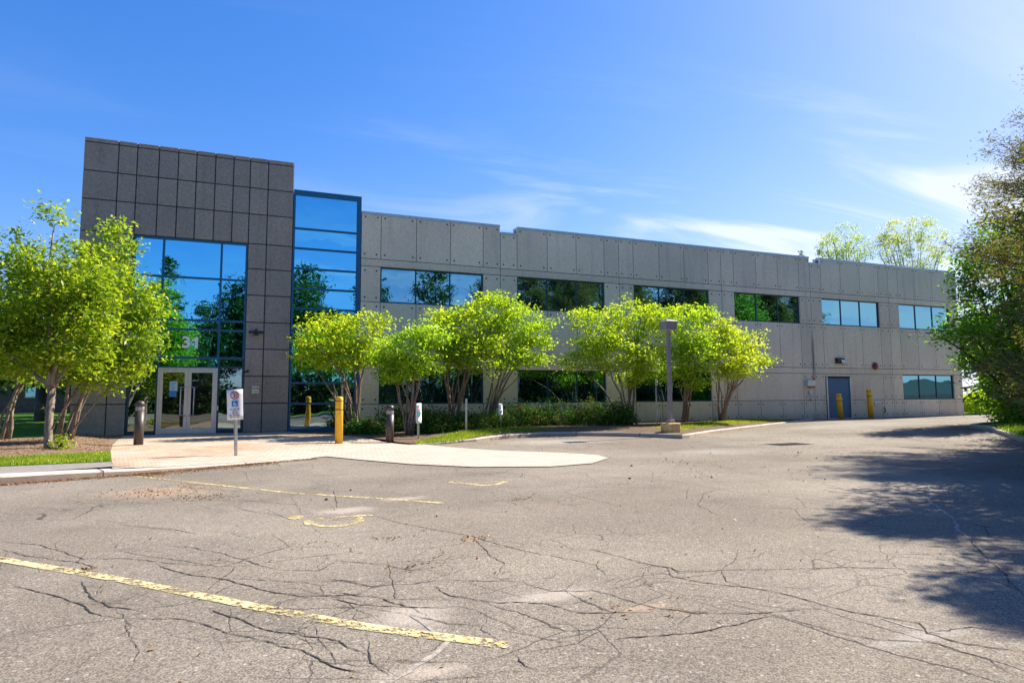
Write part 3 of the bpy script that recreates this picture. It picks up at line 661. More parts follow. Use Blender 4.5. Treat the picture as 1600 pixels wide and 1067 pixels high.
# backing seen in the joints
B0, B1 = D+.014, D+.30
for z0, z1 in ((ZJ-.3+.01, ZR-.30), (ZB-.0, ZB)): pass
wall.box(3.4, 37.42, B0, B1, ZT+.012, ZR-.31, 2)
wall.box(3.4, 37.42, B0, B1, ZL+.012, ZB-.012, 2)
wall.box(3.4, DX0, B0, B1, 0, ZS-.012, 2); wall.box(DX1+.05, 37.42, B0, B1, 0, ZS-.012, 2)
for x0, x1 in piers:
    wall.box(x0+.012, x1-.012+(.03 if abs((x0+.754)-x1) < .01 and x1 not in [q[0] for q in bays] else 0), B0, B1, ZB-.012, ZT+.012, 2)
    wall.box(x0+.012, x1-.012, B0, B1, ZS-.012, ZL+.012, 2)
wall.box(bays[3][0], bays[3][1], B0, B1, ZS-.012, ZL+.012, 2); wall.box(DX1+.05, bays[4][1], B0, B1, ZS-.012, ZL+.012, 2)
wall.box(26.86, DX1+.05, B0, B1, DZ+.05, ZL+.012, 2)
# dim rooms behind the glass, flank and rear walls, parapet backs
wall.box(3.42, 37.3, D+.42, 52, 0, 7.6, 3)
wall.box(37.18, 37.43, D+.12, 52, 0, ZR, 0); wall.box(3.42, 37.43, 52, 52.3, 0, ZR, 0)
for x0, x1, zt in ((3.42, 9.09, ZR), (9.09, 9.844, ZR-.29), (9.844, 26.12, ZR), (26.12, 26.873, ZR-.29), (26.873, 37.17, ZR)):
    wall.box(x0, x1, D+.301, D+.46, 6.3, zt-.012, 0)
part(wall, 'wall', [M['precast'], M['joint'], M['joint'], M['interior']])
cp = MB()
for x0, x1, zt in ((3.42, 9.07, ZR), (9.09, 9.83, ZR-.29), (9.844, 26.10, ZR), (26.12, 26.86, ZR-.29), (26.873, 37.45, ZR)):
    x = x0
    while x < x1-.01:
        xe = min(x+2.84, x1); cp.box(x+.002, xe-.002, D-.025, D+.48, zt-.07, zt+.035, 0); x = xe
part(cp, 'coping', M['coping'])
def window(x0, x1, z0, z1, vdiv, hdiv=(), fm='frame_teal', gm='glass_teal', fw=.05, set_=.07, outer=None, parent=bld):
    o = outer or (fw, fw, fw, fw)   # left,right,bottom,top widths
    m = MB(); y0, y1 = D+set_, D+set_+.09
    m.box(x0, x0+o[0], y0, y1, z0, z1); m.box(x1-o[1], x1, y0, y1, z0, z1)
    m.box(x0+o[0], x1-o[1], y0, y1, z0, z0+o[2]); m.box(x0+o[0], x1-o[1], y0, y1, z1-o[3], z1)
    xs = [x0+o[0]] + list(vdiv) + [x1-o[1]]; zs = [z0+o[2]] + list(hdiv) + [z1-o[3]]
    for v in vdiv: m.box(v-fw/2, v+fw/2, y0+.004, y1, z0+o[2], z1-o[3])
    for h in hdiv:
        for i in range(len(xs)-1):
            m.box(xs[i]+(fw/2 if i else 0), xs[i+1]-(fw/2 if i < len(xs)-2 else 0), y0+.006, y1, h-fw/2, h+fw/2)
    f = part(m, 'window', M[fm], parent)
    for i in range(len(xs)-1):
        for j in range(len(zs)-1):
            g = MB(); xa = xs[i]+(fw/2 if i else 0); xb = xs[i+1]-(fw/2 if i < len(xs)-2 else 0); za = zs[j]+(fw/2 if j else 0); zb = zs[j+1]-(fw/2 if j < len(zs)-2 else 0)
            t = random.uniform(-.0016, .0016); t2 = random.uniform(-.0016, .0016); yy = y0+.035
            g.add([(xa, yy-t-t2, za), (xb, yy+t-t2, za), (xb, yy+t+t2, zb), (xa, yy-t+t2, zb)], [(0,1,2,3)])
            o_ = g.build('pane', M['glass_low' if zb < 2.3 and x1 < 4 else gm], f)
    return f
for k, (a, c_) in enumerate(bays):
    window(a, c_, ZB, ZT, (a+WW/3, a+2*WW/3))
    if k in (0, 1, 2, 5): window(a, c_, ZS, ZL, (a+WW/3, a+2*WW/3))
# side door
dm = MB(); fr = .07
dm.box(DX0, DX0+fr, D-.01, D+.12, 0.02, DZ+.05); dm.box(DX1-fr+.05, DX1+.05, D-.01, D+.12, .02, DZ+.05); dm.box(DX0+fr, DX1-fr+.05, D-.01, D+.12, DZ-.02, DZ+.05, 1)
dm.box(DX0, DX1+.05, D-.03, D+.12, 0.0, .02)
sdoor = part(dm, 'side_door', [M['aluminium'], M['joint_dark']])
sdoor['label'] = 'blue steel door in a pale metal frame'
lf = MB(); lf.box(DX0+fr+.004, (DX0+DX1)/2+.02, D+.03, D+.08, .03, DZ-.03); lf.build('door_leaf', M['door_blue'], sdoor)
lf = MB(); lf.box((DX0+DX1)/2+.028, DX1-fr+.046, D+.03, D+.08, .03, DZ-.03); lf.build('door_leaf', M['door_blue'], sdoor)
lf = MB(); lf.tube([((DX0+DX1)/2+.1, D+.03, 1.0), ((DX0+DX1)/2+.1, D-.03, 1.0), ((DX0+DX1)/2+.22, D-.03, 1.0)], .012, 8); lf.build('handle', M['steel'], sdoor)

# entrance tower
tw = MB(); TX = [-5.65, -4.65, -4.10, -3.45, -2.86, -2.29, -1.69, -1.10, -.55, .06, .945]
TZ = [0, 1.02, 1.97, 2.93, 3.88, 4.85, 5.80, 6.71, 7.79, 8.75, 9.72, 9.87]
for i in range(len(TX)-1):
    for j in range(len(TZ)-1):
        if 2 <= i <= 7 and j < 7: continue
        tw.bbox(TX[i]+.017, TX[i+1]-.017, D-.012, D+.1, TZ[j]+.017, TZ[j+1]-(.017 if j < 10 else 0), .006, 0)
tw.box(-5.63, -4.12, D+.012, 26, 0, 9.84, 1); tw.box(-.53, .93, D+.012, 26, 0, 9.84, 1); tw.box(-4.12, -.53, D+.012, 26, 6.73, 9.84, 1)
tw.box(-5.65, -5.63, D+.101, 31, 0, 9.87, 0); tw.box(.925, .945, D+.101, 31, 7, 9.87, 0); tw.box(-5.63, .925, 30.9, 31, 0, 9.87, 0); tw.box(-5.63, .925, 26.0, 30.9, 9.3, 9.4, 1)
tw.box(-4.12, -.53, 25.6, 25.7, 0, 6.73, 2); tw.box(-5.65, .945, D+.101, D+.14, 9.84, 9.868, 0)
part(tw, 'entrance_tower', [M['granite'], M['joint_dark'], M['interior']])
window(-4.10, -.55, 2.58, 6.71, (-3.20, -1.40), (3.56, 3.89, 5.36), 'frame_blue', 'glass_blue', .07, .05, (.07, .07, .05, .08))
window(-4.10, -3.22, 0.0, 2.58, (), (2.27,), 'frame_teal', 'glass_blue', .07, .05, (.07, .05, .13, .03))
window(-1.38, -.55, 0.0, 2.58, (), (2.27,), 'frame_teal', 'glass_blue', .07, .05, (.05, .07, .13, .03))
window(-3.22, -1.38, 2.24, 2.58, (), (), 'frame_blue', 'glass_blue', .05, .05, (.03, .03, .05, .03))
window(.955, 3.41, 0, 8.87, (), (.99, 1.74, 2.75, 3.70, 4.45, 5.19, 5.93, 6.68, 7.42), 'frame_blue', 'glass_blue', .075, .0, (.07, .17, .12, .20))
gb = MB(); gb.box(.96, 3.40, D+.10, 27, 0, 8.85, 0); part(gb, 'bay_roof', M['frame_blue'])
# entrance doors
ed = MB(); X0, X1, ZD = -3.21, -1.39, 2.24
ed.box(X0, X0+.05, D+.03, D+.13, 0.01, ZD); ed.box(X1-.05, X1, D+.03, D+.13, .01, ZD); ed.box(X0+.05, X1-.05, D+.03, D+.13, ZD-.05, ZD); ed.box(X0, X1, D-.0, D+.13, -.0, .01)
edo = part(ed, 'entrance_door', M['aluminium'])
edo['label'] = 'pair of glazed entrance doors in brushed metal frames'
XM = (X0+X1)/2
for s, (a, c_) in enumerate(((X0+.055, XM-.004), (XM+.004, X1-.055))):
    m = MB(); st = .10 if s == 0 else .10
    m.box(a, a+.10, D+.05, D+.10, .02, ZD-.055); m.box(c_-.10, c_, D+.05, D+.10, .02, ZD-.055)
    m.box(a+.10, c_-.10, D+.05, D+.10, .02, .20); m.box(a+.10, c_-.10, D+.05, D+.10, ZD-.16, ZD-.055)
    lo = m.build('door_leaf', M['aluminium'], edo)
    m = MB(); m.add([(a+.10, D+.075, .20), (c_-.10, D+.075, .20), (c_-.10, D+.075, ZD-.16), (a+.10, D+.075, ZD-.16)], [(0,1,2,3)]); m.build('glass', M['glass_door'], edo)
    hx = (c_-.05) if s == 0 else (a+.05); dx = -.15 if s == 0 else .15
    m = MB(); yh = D-.03
    m.tube([(hx, D+.05, .62), (hx+dx*.15, yh, .62), (hx+dx, yh, .64), (hx+dx, yh, 1.58), (hx+dx*.15, yh, 1.60), (hx, D+.05, 1.60)], .019, 8); m.build('handle', M['steel'], edo)
m = MB(); m.box(-2.85, -2.62, D+.066, D+.072, 1.46, 1.78); m.box(-2.86, -2.64, D+.066, D+.072, 1.26, 1.44, 1)
for q in range(6): m.box(-2.82, -2.66-.02*(q % 3), D+.062, D+.066, 1.72-q*.042, 1.732-q*.042, 2)
m.build('notice', [M['notice'], M['notice_blue'], M['sign_blue']], edo)
m = MB(); m.box(-.72, -.62, D+.03, D+.05, 2.03, 2.14); part(m, 'sticker', M['white']); m = MB(); m.box(-1.385+.01, -1.385+.05, D+.02, D+.05, .78, .95)
part(m, 'sticker', M['white'])
# 31 on the glass
def text_mesh(s, size, ext, off_=0.0):
    cu = bpy.data.curves.new('t', 'FONT'); cu.body = s; cu.size = size; cu.extrude = ext; cu.offset = off_; cu.align_x = 'CENTER'; cu.align_y = 'CENTER'
    o = bpy.data.objects.new('t', cu); C.objects.link(o); bpy.context.view_layer.update()
    dg = bpy.context.evaluated_depsgraph_get(); me = bpy.data.meshes.new_from_object(o.evaluated_get(dg))
    bpy.data.objects.remove(o); return me
me = text_mesh('3', .53, .008, .018); me.materials.clear(); me.materials.append(M['sign_white'])
no = bpy.data.objects.new('numeral', me); C.objects.link(no); no.parent = bld; no.rotation_euler = (R(90), 0, 0); no.location = Vector((-2.40, D+.045, 3.10))+BO
no.scale = (1.1, 1, 1)
m = MB(); xo, zo = -2.26, 2.915; out1 = [(.13,0),(.22,0),(.22,.385),(.15,.385),(.125,.345),(.08,.315),(.03,.305),(.03,.24),(.13,.24)]
m.add([(xo+x, D+.037, zo+z) for x, z in out1]+[(xo+x, D+.053, zo+z) for x, z in out1], [tuple(range(9)), tuple(reversed(range(9, 18)))]+[(i+9, (i+1) % 9+9, (i+1) % 9, i) for i in range(9)])
part(m, 'numeral', M['sign_white'])

# wall fixtures
def wl(x, z, label, cat='lamp'): return empty
o = empty('wall_lamp', (-.2, D-.012, 3.55), 'small dark adjustable wall lamp beside the number 31 glass on the stone tower', 'wall lamp', 'wall lamps')
m = MB(); m.lathe([(.05, 0), (.05, .04), (.03, .06)], 12); q = m.build('bracket', M['black_metal'], o); q.rotation_euler = (R(90), 0, 0)
m = MB(); m.tube([(-.24, -.10, -.03), (.24, -.10, -.03)], .035, 10); m.tube([(0, 0, .05), (0, -.10, .07), (0, -.10, -.03)], .025, 8); m.box(-.07, .07, -.16, -.05, -.14, -.04); m.build('lamp_head', M['black_metal'], o)
o = empty('security_camera', (-.43, D-.012, 2.14), 'tiny dark security camera on the stone tower right of the doors', 'camera')
m = MB(); m.box(-.03, .03, -.02, 0, -.05, .05); m.tube([(0, -.02, 0), (0, -.08, .0)], .014, 8); m.build('bracket', M['black_metal'], o)
m = MB(); m.tube([(-.02, -.08, .0), (-.06, -.20, -.03)], [.04, .045], 10); m.build('camera_body', M['black_metal'], o)
o = empty('intercom', (-.16, D-.012, 1.47), 'beige intercom panel with a small plate above it on the stone tower', 'intercom')
m = MB(); m.bbox(-.13, .13, -.05, 0, -.12, .07, .012); m.build('panel', M['beige'], o)
m = MB(); m.bbox(-.12, .12, -.03, 0, .10, .15, .006); m.build('plate', M['aluminium'], o)
o = empty('wall_lamp', (27.88, D, 2.96), 'dark wall pack lamp with a pale lens above the blue side door', 'wall lamp', 'wall lamps')
m = MB(); m.bbox(-.28, .28, -.14, 0, -.13, .15, .03); m.build('housing', M['black_metal'], o)
m = MB(); m.add([(-.02,-.143,.06),(.25,-.143,.06),(.25,-.20,-.10),(-.02,-.20,-.10),(-.02,-.143,-.12),(.25,-.143,-.12)], [(0,3,2,1),(3,4,5,2)]); m.build('lens', M['lens'], o)
o = empty('alarm_bell', (30.44, D, 2.73), 'round dark red alarm bell on the concrete wall right of the door lamp', 'alarm bell')
m = MB(); m.lathe([(.04, 0), (.20, .03), (.20, .06), (.15, .12), (.04, .15)], 20); q = m.build('gong', M['bell_red'], o); q.rotation_euler = (R(90), 0, 0)
m = MB(); m.bbox(-.1, .1, -.02, 0, -.1, .1, .005); m.build('backplate', M['bell_red'], o)
o = empty('utility_meter', (25.75, D, 1.5), 'pale grey meter on an orange board left of the blue side door', 'meter')
m = MB(); m.bbox(-.16, .38, -.03, 0, .06, .12, .01); m.bbox(.26, .40, -.03, 0, .121, .62, .01); m.build('backboard', M['orange'], o)
m = MB(); m.bbox(-.28, .25, -.20, 0, .13, .44, .03); m.build('meter_box', M['aluminium'], o)
m = MB(); m.lathe([(.10, 0), (.12, .05), (.08, .12)], 16); q = m.build('dial', M['lens'], o); q.rotation_euler = (R(90), 0, 0); q.location = (0, 0, -.17)
m = MB(); m.tube([(.0, -.04, -.28), (0, -.04, -.60)], .02, 8); m.build('conduit', M['steel'], o); m = MB(); m.tube([(.33, -.03, .62), (.33, -.03, 1.0)], .018, 8); m.build('conduit', M['steel'], o)
o = empty('hose_box', (30.45, D, .75), 'small white tap box low on the wall beside the right hand yellow bollard', 'tap box')
m = MB(); m.bbox(-.2, .2, -.06, 0, -.09, .09, .01); m.build('box', M['white'], o)
m = MB(); m.tube([(-.08, -.06, 0), (-.08, -.12, -.02)], .02, 8); m.build('valve', M['black_metal'], o); m = MB(); m.tube([(.08, -.06, 0), (.08, -.12, -.02)], .02, 8); m.build('valve', M['black_metal'], o)
o = empty('wall_pipe', (30.95, D, .4), 'short dark pipe stub low on the wall left of the last lower window', 'pipe')
m = MB(); m.tube([(0, 0, -.12), (0, -.08, -.10), (0, -.08, .1), (0, 0, .12)], .025, 8); m.build('pipe', M['black_metal'], o)

# ------------------------------------------------------------------ street furniture
def ybollard(loc, h, r, lean, label):
    o = empty('bollard', loc, label, 'bollard', 'yellow bollards')
    m = MB(); m.lathe([(r, -.08), (r, h-.06), (r*.96, h-.03), (r*.8, h-.008), (r*.4, h)], 24); m.build('sleeve', M['yellow'], o)
    m = MB(); m.lathe([(r+.003, h-.13), (r+.003, h-.105)], 24); m.build('band', M['red_band'], o); m = MB(); m.lathe([(r+.003, h-.37), (r+.003, h-.335)], 24); m.build('band', M['red_band'], o)
    o.rotation_euler = (0, lean, 0)
yb = gnd(529.5, 695, -.085)
ybollard((yb[0], yb[1], -.085), 1.32, .105, R(-.6), 'single tall yellow bollard on the brick walk right of the entrance doors')
ybollard((at(1314, 652, 23.5).x, 23.5, asph_z(28, 23.3)), 1.28, .13, R(-4.5), 'leaning yellow bollard standing in front of the blue side door')
ybollard((at(1361, 652, 23.5).x, 23.5, asph_z(29, 23.3)), 1.50, .13, R(-2.0), 'taller yellow bollard standing right of the blue side door')
def lbollard(loc, h, label):
    o = empty('light_bollard', loc, label, 'bollard light', 'brown bollard lights')
    m = MB(); r = .115; m.lathe([(r, -.03), (r, h-.27)], 24); m.build('post', M['bronze'], o)
    m = MB(); m.lathe([(r*.9, h-.27), (r*.9, h-.15)], 24); m.build('lens', M['lens'], o)
    m = MB()
    for k in range(4): m.lathe([(r, h-.262+k*.028), (r, h-.254+k*.028)], 24)
    m.lathe([(r, h-.15), (r, h-.07), (r*.8, h-.02), (r*.35, h)], 24); m.build('cap', M['bronze'], o)
lbollard((-2.93, 19.08, 0), 1.15, 'brown bollard light at the left edge of the walk beside the mulch')
lbollard((3.52, 18.4, -.02), 1.0, 'brown bollard light at the foot of the trees right of the walk')

def signpost(px, py, z, toppx, label, w, h, rz, kind, lean=0, zb=0):
    X, Y = gnd(px, py, z)
    o = empty('sign_post' if kind else 'bare_post', (X, Y, z), label, 'sign' if kind else 'post', 'parking signs' if kind else None, rz)
    H = toppx
    m = MB(); m.box(-.025, .025, -.012, 0, -.1, H-.03); m.box(-.032, -.025, -.03, 0, -.1, H-.03); m.box(.025, .032, -.03, 0, -.1, H-.03); m.build('post', M['steel'], o)
    if not kind: return o
    y = -.034; z0, z1 = H-h, H
    # slightly bent panel
    m = MB(); n = 6
    for i in range(n+1):
        zz_ = z0+h*i/n; bend = .02*math.sin(math.pi*i/n*1.5)
        m.v += [(-w/2, y+bend*.4, zz_), (w/2, y-bend*.2, zz_), (w/2, y+.003-bend*.2, zz_), (-w/2, y+.003+bend*.4, zz_)]
    for i in range(n):
        a = i*4
        for k in range(4): m.f.append((a+k, a+(k+1) % 4, a+4+(k+1) % 4, a+4+k)); m.m.append(0); m.sm.append(True)
    m.f.append((3,2,1,0)); m.m.append(0); m.sm.append(False); a = n*4; m.f.append((a,a+1,a+2,a+3)); m.m.append(0); m.sm.append(False)
    pn = m.build('panel', M['sign_white'], o)
    m = MB(); yf = y-.022
    def ring(cx_, cz_, r, t, mm, a0=0, a1=360, n_=24):
        vs = []
        for k in range(n_+1):
            t_ = R(a0+(a1-a0)*k/n_); vs += [(cx_+r*math.cos(t_), yf, cz_+r*math.sin(t_)), (cx_+(r-t)*math.cos(t_), yf, cz_+(r-t)*math.sin(t_))]
        m.add(vs, [(2*k, 2*k+1, 2*k+3, 2*k+2) for k in range(n_)], mm)
    cz1 = z1-h*.19; r = w*.27
    if kind == 1:
        m.box(-.05*w, -.0*w, yf+.001, yf+.004, cz1-r*.55, cz1+r*.6, 3); ring(.02, cz1+r*.22, r*.42, .012, 3, -100, 100, 10)
        ring(0, cz1, r, .020, 1)
        m.add([(-r*.65, yf-.002, cz1+r*.75), (-r*.75, yf-.002, cz1+r*.65), (r*.65, yf-.002, cz1-r*.75), (r*.75, yf-.002, cz1-r*.65)], [(0,1,2,3)], 1)
        m.add([(0, yf-.001, z1-.01), (-.03, yf-.001, z1-.05), (.03, yf-.001, z1-.05)], [(0,1,2)], 3)
        zc = z1-h*.47; m.box(-w*.19, w*.19, yf, yf+.004, zc-w*.19, zc+w*.19, 2)
        yf2 = yf; yf = yf-.002; ring(.005, zc-.015, .035, .010, 0, 100, 380, 14); m.box(-.012, .0, yf-.001, yf, zc-.01, zc+.045, 0); m.box(0, .03, yf-.001, yf, zc-.012, zc-.002, 0); yf = yf2
        zz_ = z1-h*.64
        for row, segs in enumerate(((.62,), (.3,), (.16, .12), (.4, .25), (.66,))):
            tot = sum(segs)*w+.02*(len(segs)-1); xx = -tot/2
            for s_ in segs:
                k = max(2, int(s_*w/.018)); 
                for q in range(k):
                    if q % 4 == 3: continue
                    m.box(xx+q*s_*w/k, xx+(q+.75)*s_*w/k, yf, yf+.003, zz_-.018, zz_, 3)
                xx += s_*w+.02
            zz_ -= .043
    elif kind == 2:
        ring(0, z1-h*.26, w*.25, .03, 1, 150, 390); m.box(-w*.2, w*.2, yf, yf+.003, z1-h*.13, z1-h*.08, 3); ring(0, z1-h*.5, w*.28, .04, 2); m.box(-w*.05, w*.2, yf, yf+.003, z1-h*.55, z1-h*.45, 2)
        m.box(-w*.12, w*.12, yf, yf+.003, z1-h*.68, z1-h*.62, 3); m.box(-w*.12, -.02, yf, yf+.003, z1-h*.74, z1-h*.69, 3)
    else:
        m.box(-w*.22, w*.22, yf, yf+.003, z1-h*.82, z1-h*.62, 2); m.box(-w*.1, w*.1, yf, yf+.003, z1-h*.5, z1-h*.12, 3)
    m.build('marking', [M['sign_white'], M['sign_red'], M['sign_blue'] if kind != 2 else M['sign_green'], M['sign_black']], pn)
    m = MB(); m.lathe([(.012, 0), (.012, .012)], 8); 
    for zq in (z1-.05, z0+.06): m.lathe([(.011, -.006), (.011, .006)], 8, c=(0, yf-.004, zq))
    m.build('bolt', M['steel'], pn)
    o.rotation_euler = (0, lean, rz)
    return o
signpost(369, 710.5, -.02, 1.42, 'white parking permit sign on a steel post at the kerb before the entrance', .335, .66, R(-14), 1, R(-2.6))
signpost(653, 684.5, -.03, 1.05, 'white sign with green symbol on a short post beside the right bollard light', .26, .60, R(38), 2, R(-1))
signpost(782, 673.5, 0, .98, 'small grey-backed parking sign on a leaning post at the kerb bend', .24, .42, R(35), 3, R(-3))
signpost(728.5, 677, 0, 1.18, 'bare steel post without a sign standing between the two small signs', 0, 0, R(-20), 0)
o = signpost(1026, 664, .03, 1.95, 'small blue sign on a thin post under the trees left of the lot lamp', .22, .36, R(30), 4)

o = empty('lamp_post', (12.62, 17.5, 0), 'short square parking lot lamp post with box head on a yellow concrete block', 'lamp post')
m = MB(); m.bbox(-.23, .23, -.23, .23, -.12, .32, .02); m.bbox(-.10, .10, -.10, .10, .32, .43, .01, 1); m.build('base_block', [plain('base_yellow', (.66, .46, .18), .85, 0, .25, 9), plain('base_grey', (.30, .25, .22), .85, 0, .2, 9)], o)
m = MB(); m.box(-.055, .055, -.055, .055, .43, 3.36); m.box(-.085, .085, -.085, .085, .43, .445); m.build('pole', M['lamp_grey'], o)
m = MB(); m.add([(-.20,-.20,3.40),(.20,-.20,3.40),(.20,.20,3.40),(-.20,.20,3.40),(-.22,-.22,3.68),(.22,-.22,3.68),(.22,.22,3.68),(-.22,.22,3.68),(-.12,-.12,3.74),(.12,-.12,3.74),(.12,.12,3.74),(-.12,.12,3.74)],
   [(0,3,2,1),(0,1,5,4),(1,2,6,5),(2,3,7,6),(3,0,4,7),(4,5,9,8),(5,6,10,9),(6,7,11,10),(7,4,8,11),(8,9,10,11)]); m.tube([(0,0,3.36),(0,0,3.41)], .07, 10); m.build('lamp_head', M['lamp_grey'], o)
m = MB(); m.box(-.17, .17, -.17, .17, 3.385, 3.398); m.build('lens', M['lens'], o)

o = empty('storm_drain', (*gnd(1232, 694, -.13), -.13), 'rusty rectangular storm drain grate set flush in the asphalt', 'drain')
m = MB(); m.box(-.6, .6, -.32, .32, -.02, .004); m.build('frame', M['bronze'], o)
m = MB()
for k in range(14): m.box(-.54+k*.08, -.50+k*.08, -.27, .27, .004, .010)
m.build('grate', M['black_metal'], o)

# ------------------------------------------------------------------ vegetation
def leafmesh(name, centers, length, width, droop, mat, parent, loc=None, normal_bias=0.5, folded=True):
    """one small folded leaf (two faces sharing a midrib) per centre"""
    n = len(centers); L = length*rng.uniform(.65, 1.25, n)[:, None]; W = width*rng.uniform(.7, 1.2, n)[:, None]
    d = rng.normal(size=(n, 3)); d[:, 2] = d[:, 2]*.5 - droop; d /= np.linalg.norm(d, axis=1)[:, None]
    up = rng.normal(size=(n, 3))*(1-normal_bias); up[:, 2] += normal_bias*1.6
    s = np.cross(d, up); s /= (np.linalg.norm(s, axis=1)[:, None]+1e-9); nr = np.cross(s, d)
    c = centers
    a = c - d*L*.5; t = c + d*L*.5; m1 = c - d*L*.05 + s*W*.5 + nr*W*.18; m2 = c - d*L*.05 - s*W*.5 + nr*W*.18
    V = np.stack([a, m1, t, m2], 1).reshape(-1, 3)
    me = bpy.data.meshes.new(name); me.vertices.add(4*n); me.vertices.foreach_set('co', V.astype(np.float32).ravel())
    idx = np.arange(n)*4
    F = np.stack([idx, idx+1, idx+2, idx, idx+2, idx+3], 1).reshape(-1)
    me.loops.add(6*n); me.loops.foreach_set('vertex_index', F.astype(np.int32))
    me.polygons.add(2*n); me.polygons.foreach_set('loop_start', (np.arange(2*n)*3).astype(np.int32)); me.polygons.foreach_set('loop_total', np.full(2*n, 3, np.int32))
    me.materials.append(mat); me.update(calc_edges=True)
    o = bpy.data.objects.new(name, me); C.objects.link(o); o.parent = parent
    if loc: o.location = loc
    return o
def quadcurve(a, b_, c_, n=7):
    return [a*(1-t)**2 + b_*2*t*(1-t) + c_*t*t for t in np.linspace(0, 1, n)]
def broadleaf(label, base, lobes, stems, nclu, per, leaf=.10, mat='leaf_lime', clus=.20, spread=.35, r0=.045, single=False, name='ornamental_tree', group='ornamental trees along the front of the building', cat='tree', ymax=23.75, fork=1.0, flat=.55, droop=.35, barkm='bark', nb=.5):
    """lobes: list of (centre Vector, rx, ry, rz)"""
    base = Vector(base); o = empty(name, base, label, cat, group)
    vol = np.array([l[1]*l[2]*l[3] for l in lobes])**.8; pr = vol/vol.sum()
    cl_ = []
    while len(cl_) < nclu:
        k = rng.choice(len(lobes), p=pr); c_, rx, ry, rz = lobes[k]
        u = rng.normal(size=3); u /= np.linalg.norm(u); r = rng.uniform(.25, 1)**.45*(1.22 if rng.random() < .14 else 1)
        q = np.array([c_.x+u[0]*r*rx, c_.y+u[1]*r*ry, c_.z+u[2]*r*rz])
        if q[1] > ymax-.15: continue
        cl_.append(q)
    cl_ = np.array(cl_)
    ctr = cl_.mean(0)
    # stems
    m = MB(); nodes = []
    tops = []
    start = Vector((0, 0, 0))
    for k in range(stems):
        tgt = Vector(cl_[rng.integers(0, len(cl_))]) if k >= len(lobes) else lobes[k % len(lobes)][0].copy()
        tgt = tgt - base; tgt.z -= .1
        ang = 2*math.pi*k/stems+rng.uniform(-.3, .3)
        if single: s0 = Vector((0, 0, fork)) + Vector((math.cos(ang), math.sin(ang), 0))*.02
        else: s0 = Vector((math.cos(ang)*spread*.30, math.sin(ang)*spread*.30, -.08))
        mid = s0*.55 + tgt*.45; mid.z = s0.z + (tgt.z-s0.z)*.62; mid = Vector((s0.x+(tgt.x-s0.x)*.30+math.cos(ang)*spread*.4, s0.y+(tgt.y-s0.y)*.3+math.sin(ang)*spread*.4, mid.z))
        pts = quadcurve(s0, mid, tgt, 9)
        wob = [Vector((rng.normal(0, .025), rng.normal(0, .025), 0)) for _ in pts]; wob[0] = Vector((0, 0, 0)); pts = [p+w for p, w in zip(pts, wob)]
        rr = r0*rng.uniform(.7, 1.2)
        m.tube(pts, list(np.linspace(rr, rr*.28, len(pts))), 7)
        for i in range(3, len(pts)): nodes.append((pts[i], rr*(1-.09*i)))
    if single:
        m.tube([(0, 0, -.1), (.0, 0, .12), (-.02, 0, .5), (0.01, 0, fork+.05)], [r0*2.1, r0*1.6, r0*1.45, r0*1.5], 10)
    # twigs from the stems to every leaf cluster
    npos = np.array([tuple(p) for p, _ in nodes])
    order = np.argsort(np.linalg.norm(cl_-np.array(base)-npos.mean(0), axis=1))
    extra = []; erad = []
    for i in order:
        q = cl_[i]-np.array(base)
        allp = npos if not extra else np.vstack([npos, np.array(extra)])
        dd = np.linalg.norm(allp-q, axis=1) + np.maximum(0, allp[:, 2]-q[2])*1.5
        j = int(np.argmin(dd)); a = Vector(allp[j]); t = Vector(q)
        rr = nodes[j][1]*.6 if j < len(nodes) else erad[j-len(nodes)]*.8
        rr = max(.004, min(rr, .016))
        mid = a.lerp(t, .5)+Vector((rng.normal(0, .05), rng.normal(0, .05), -.04))
        if dd[j] > .08: m.tube([a, mid, t], [rr, rr*.8, rr*.5], 4, cap=False)
        extra.append(tuple(mid)); erad.append(rr*.8)
        extra.append(tuple(t)); erad.append(rr*.5)
    m.build('trunk', M[barkm], o)
    n = per
    cs = np.repeat(cl_, n, axis=0) + rng.normal(size=(len(cl_)*n, 3))*np.array([clus, clus, clus*flat])
    cs = cs[cs[:, 1] < ymax] - np.array(base)
    leafmesh('crown', cs, leaf, leaf*.5, droop, M[mat], o, normal_bias=nb)
    return o
def L(x, y, rx, ry, Y, dy=0.8):
    c_ = at(x, y, Y); d = depth(c_)/982.3
    return (c_, rx*d*1.04, max(.35, min(rx*d*dy, 1.5)), ry*d*1.02)
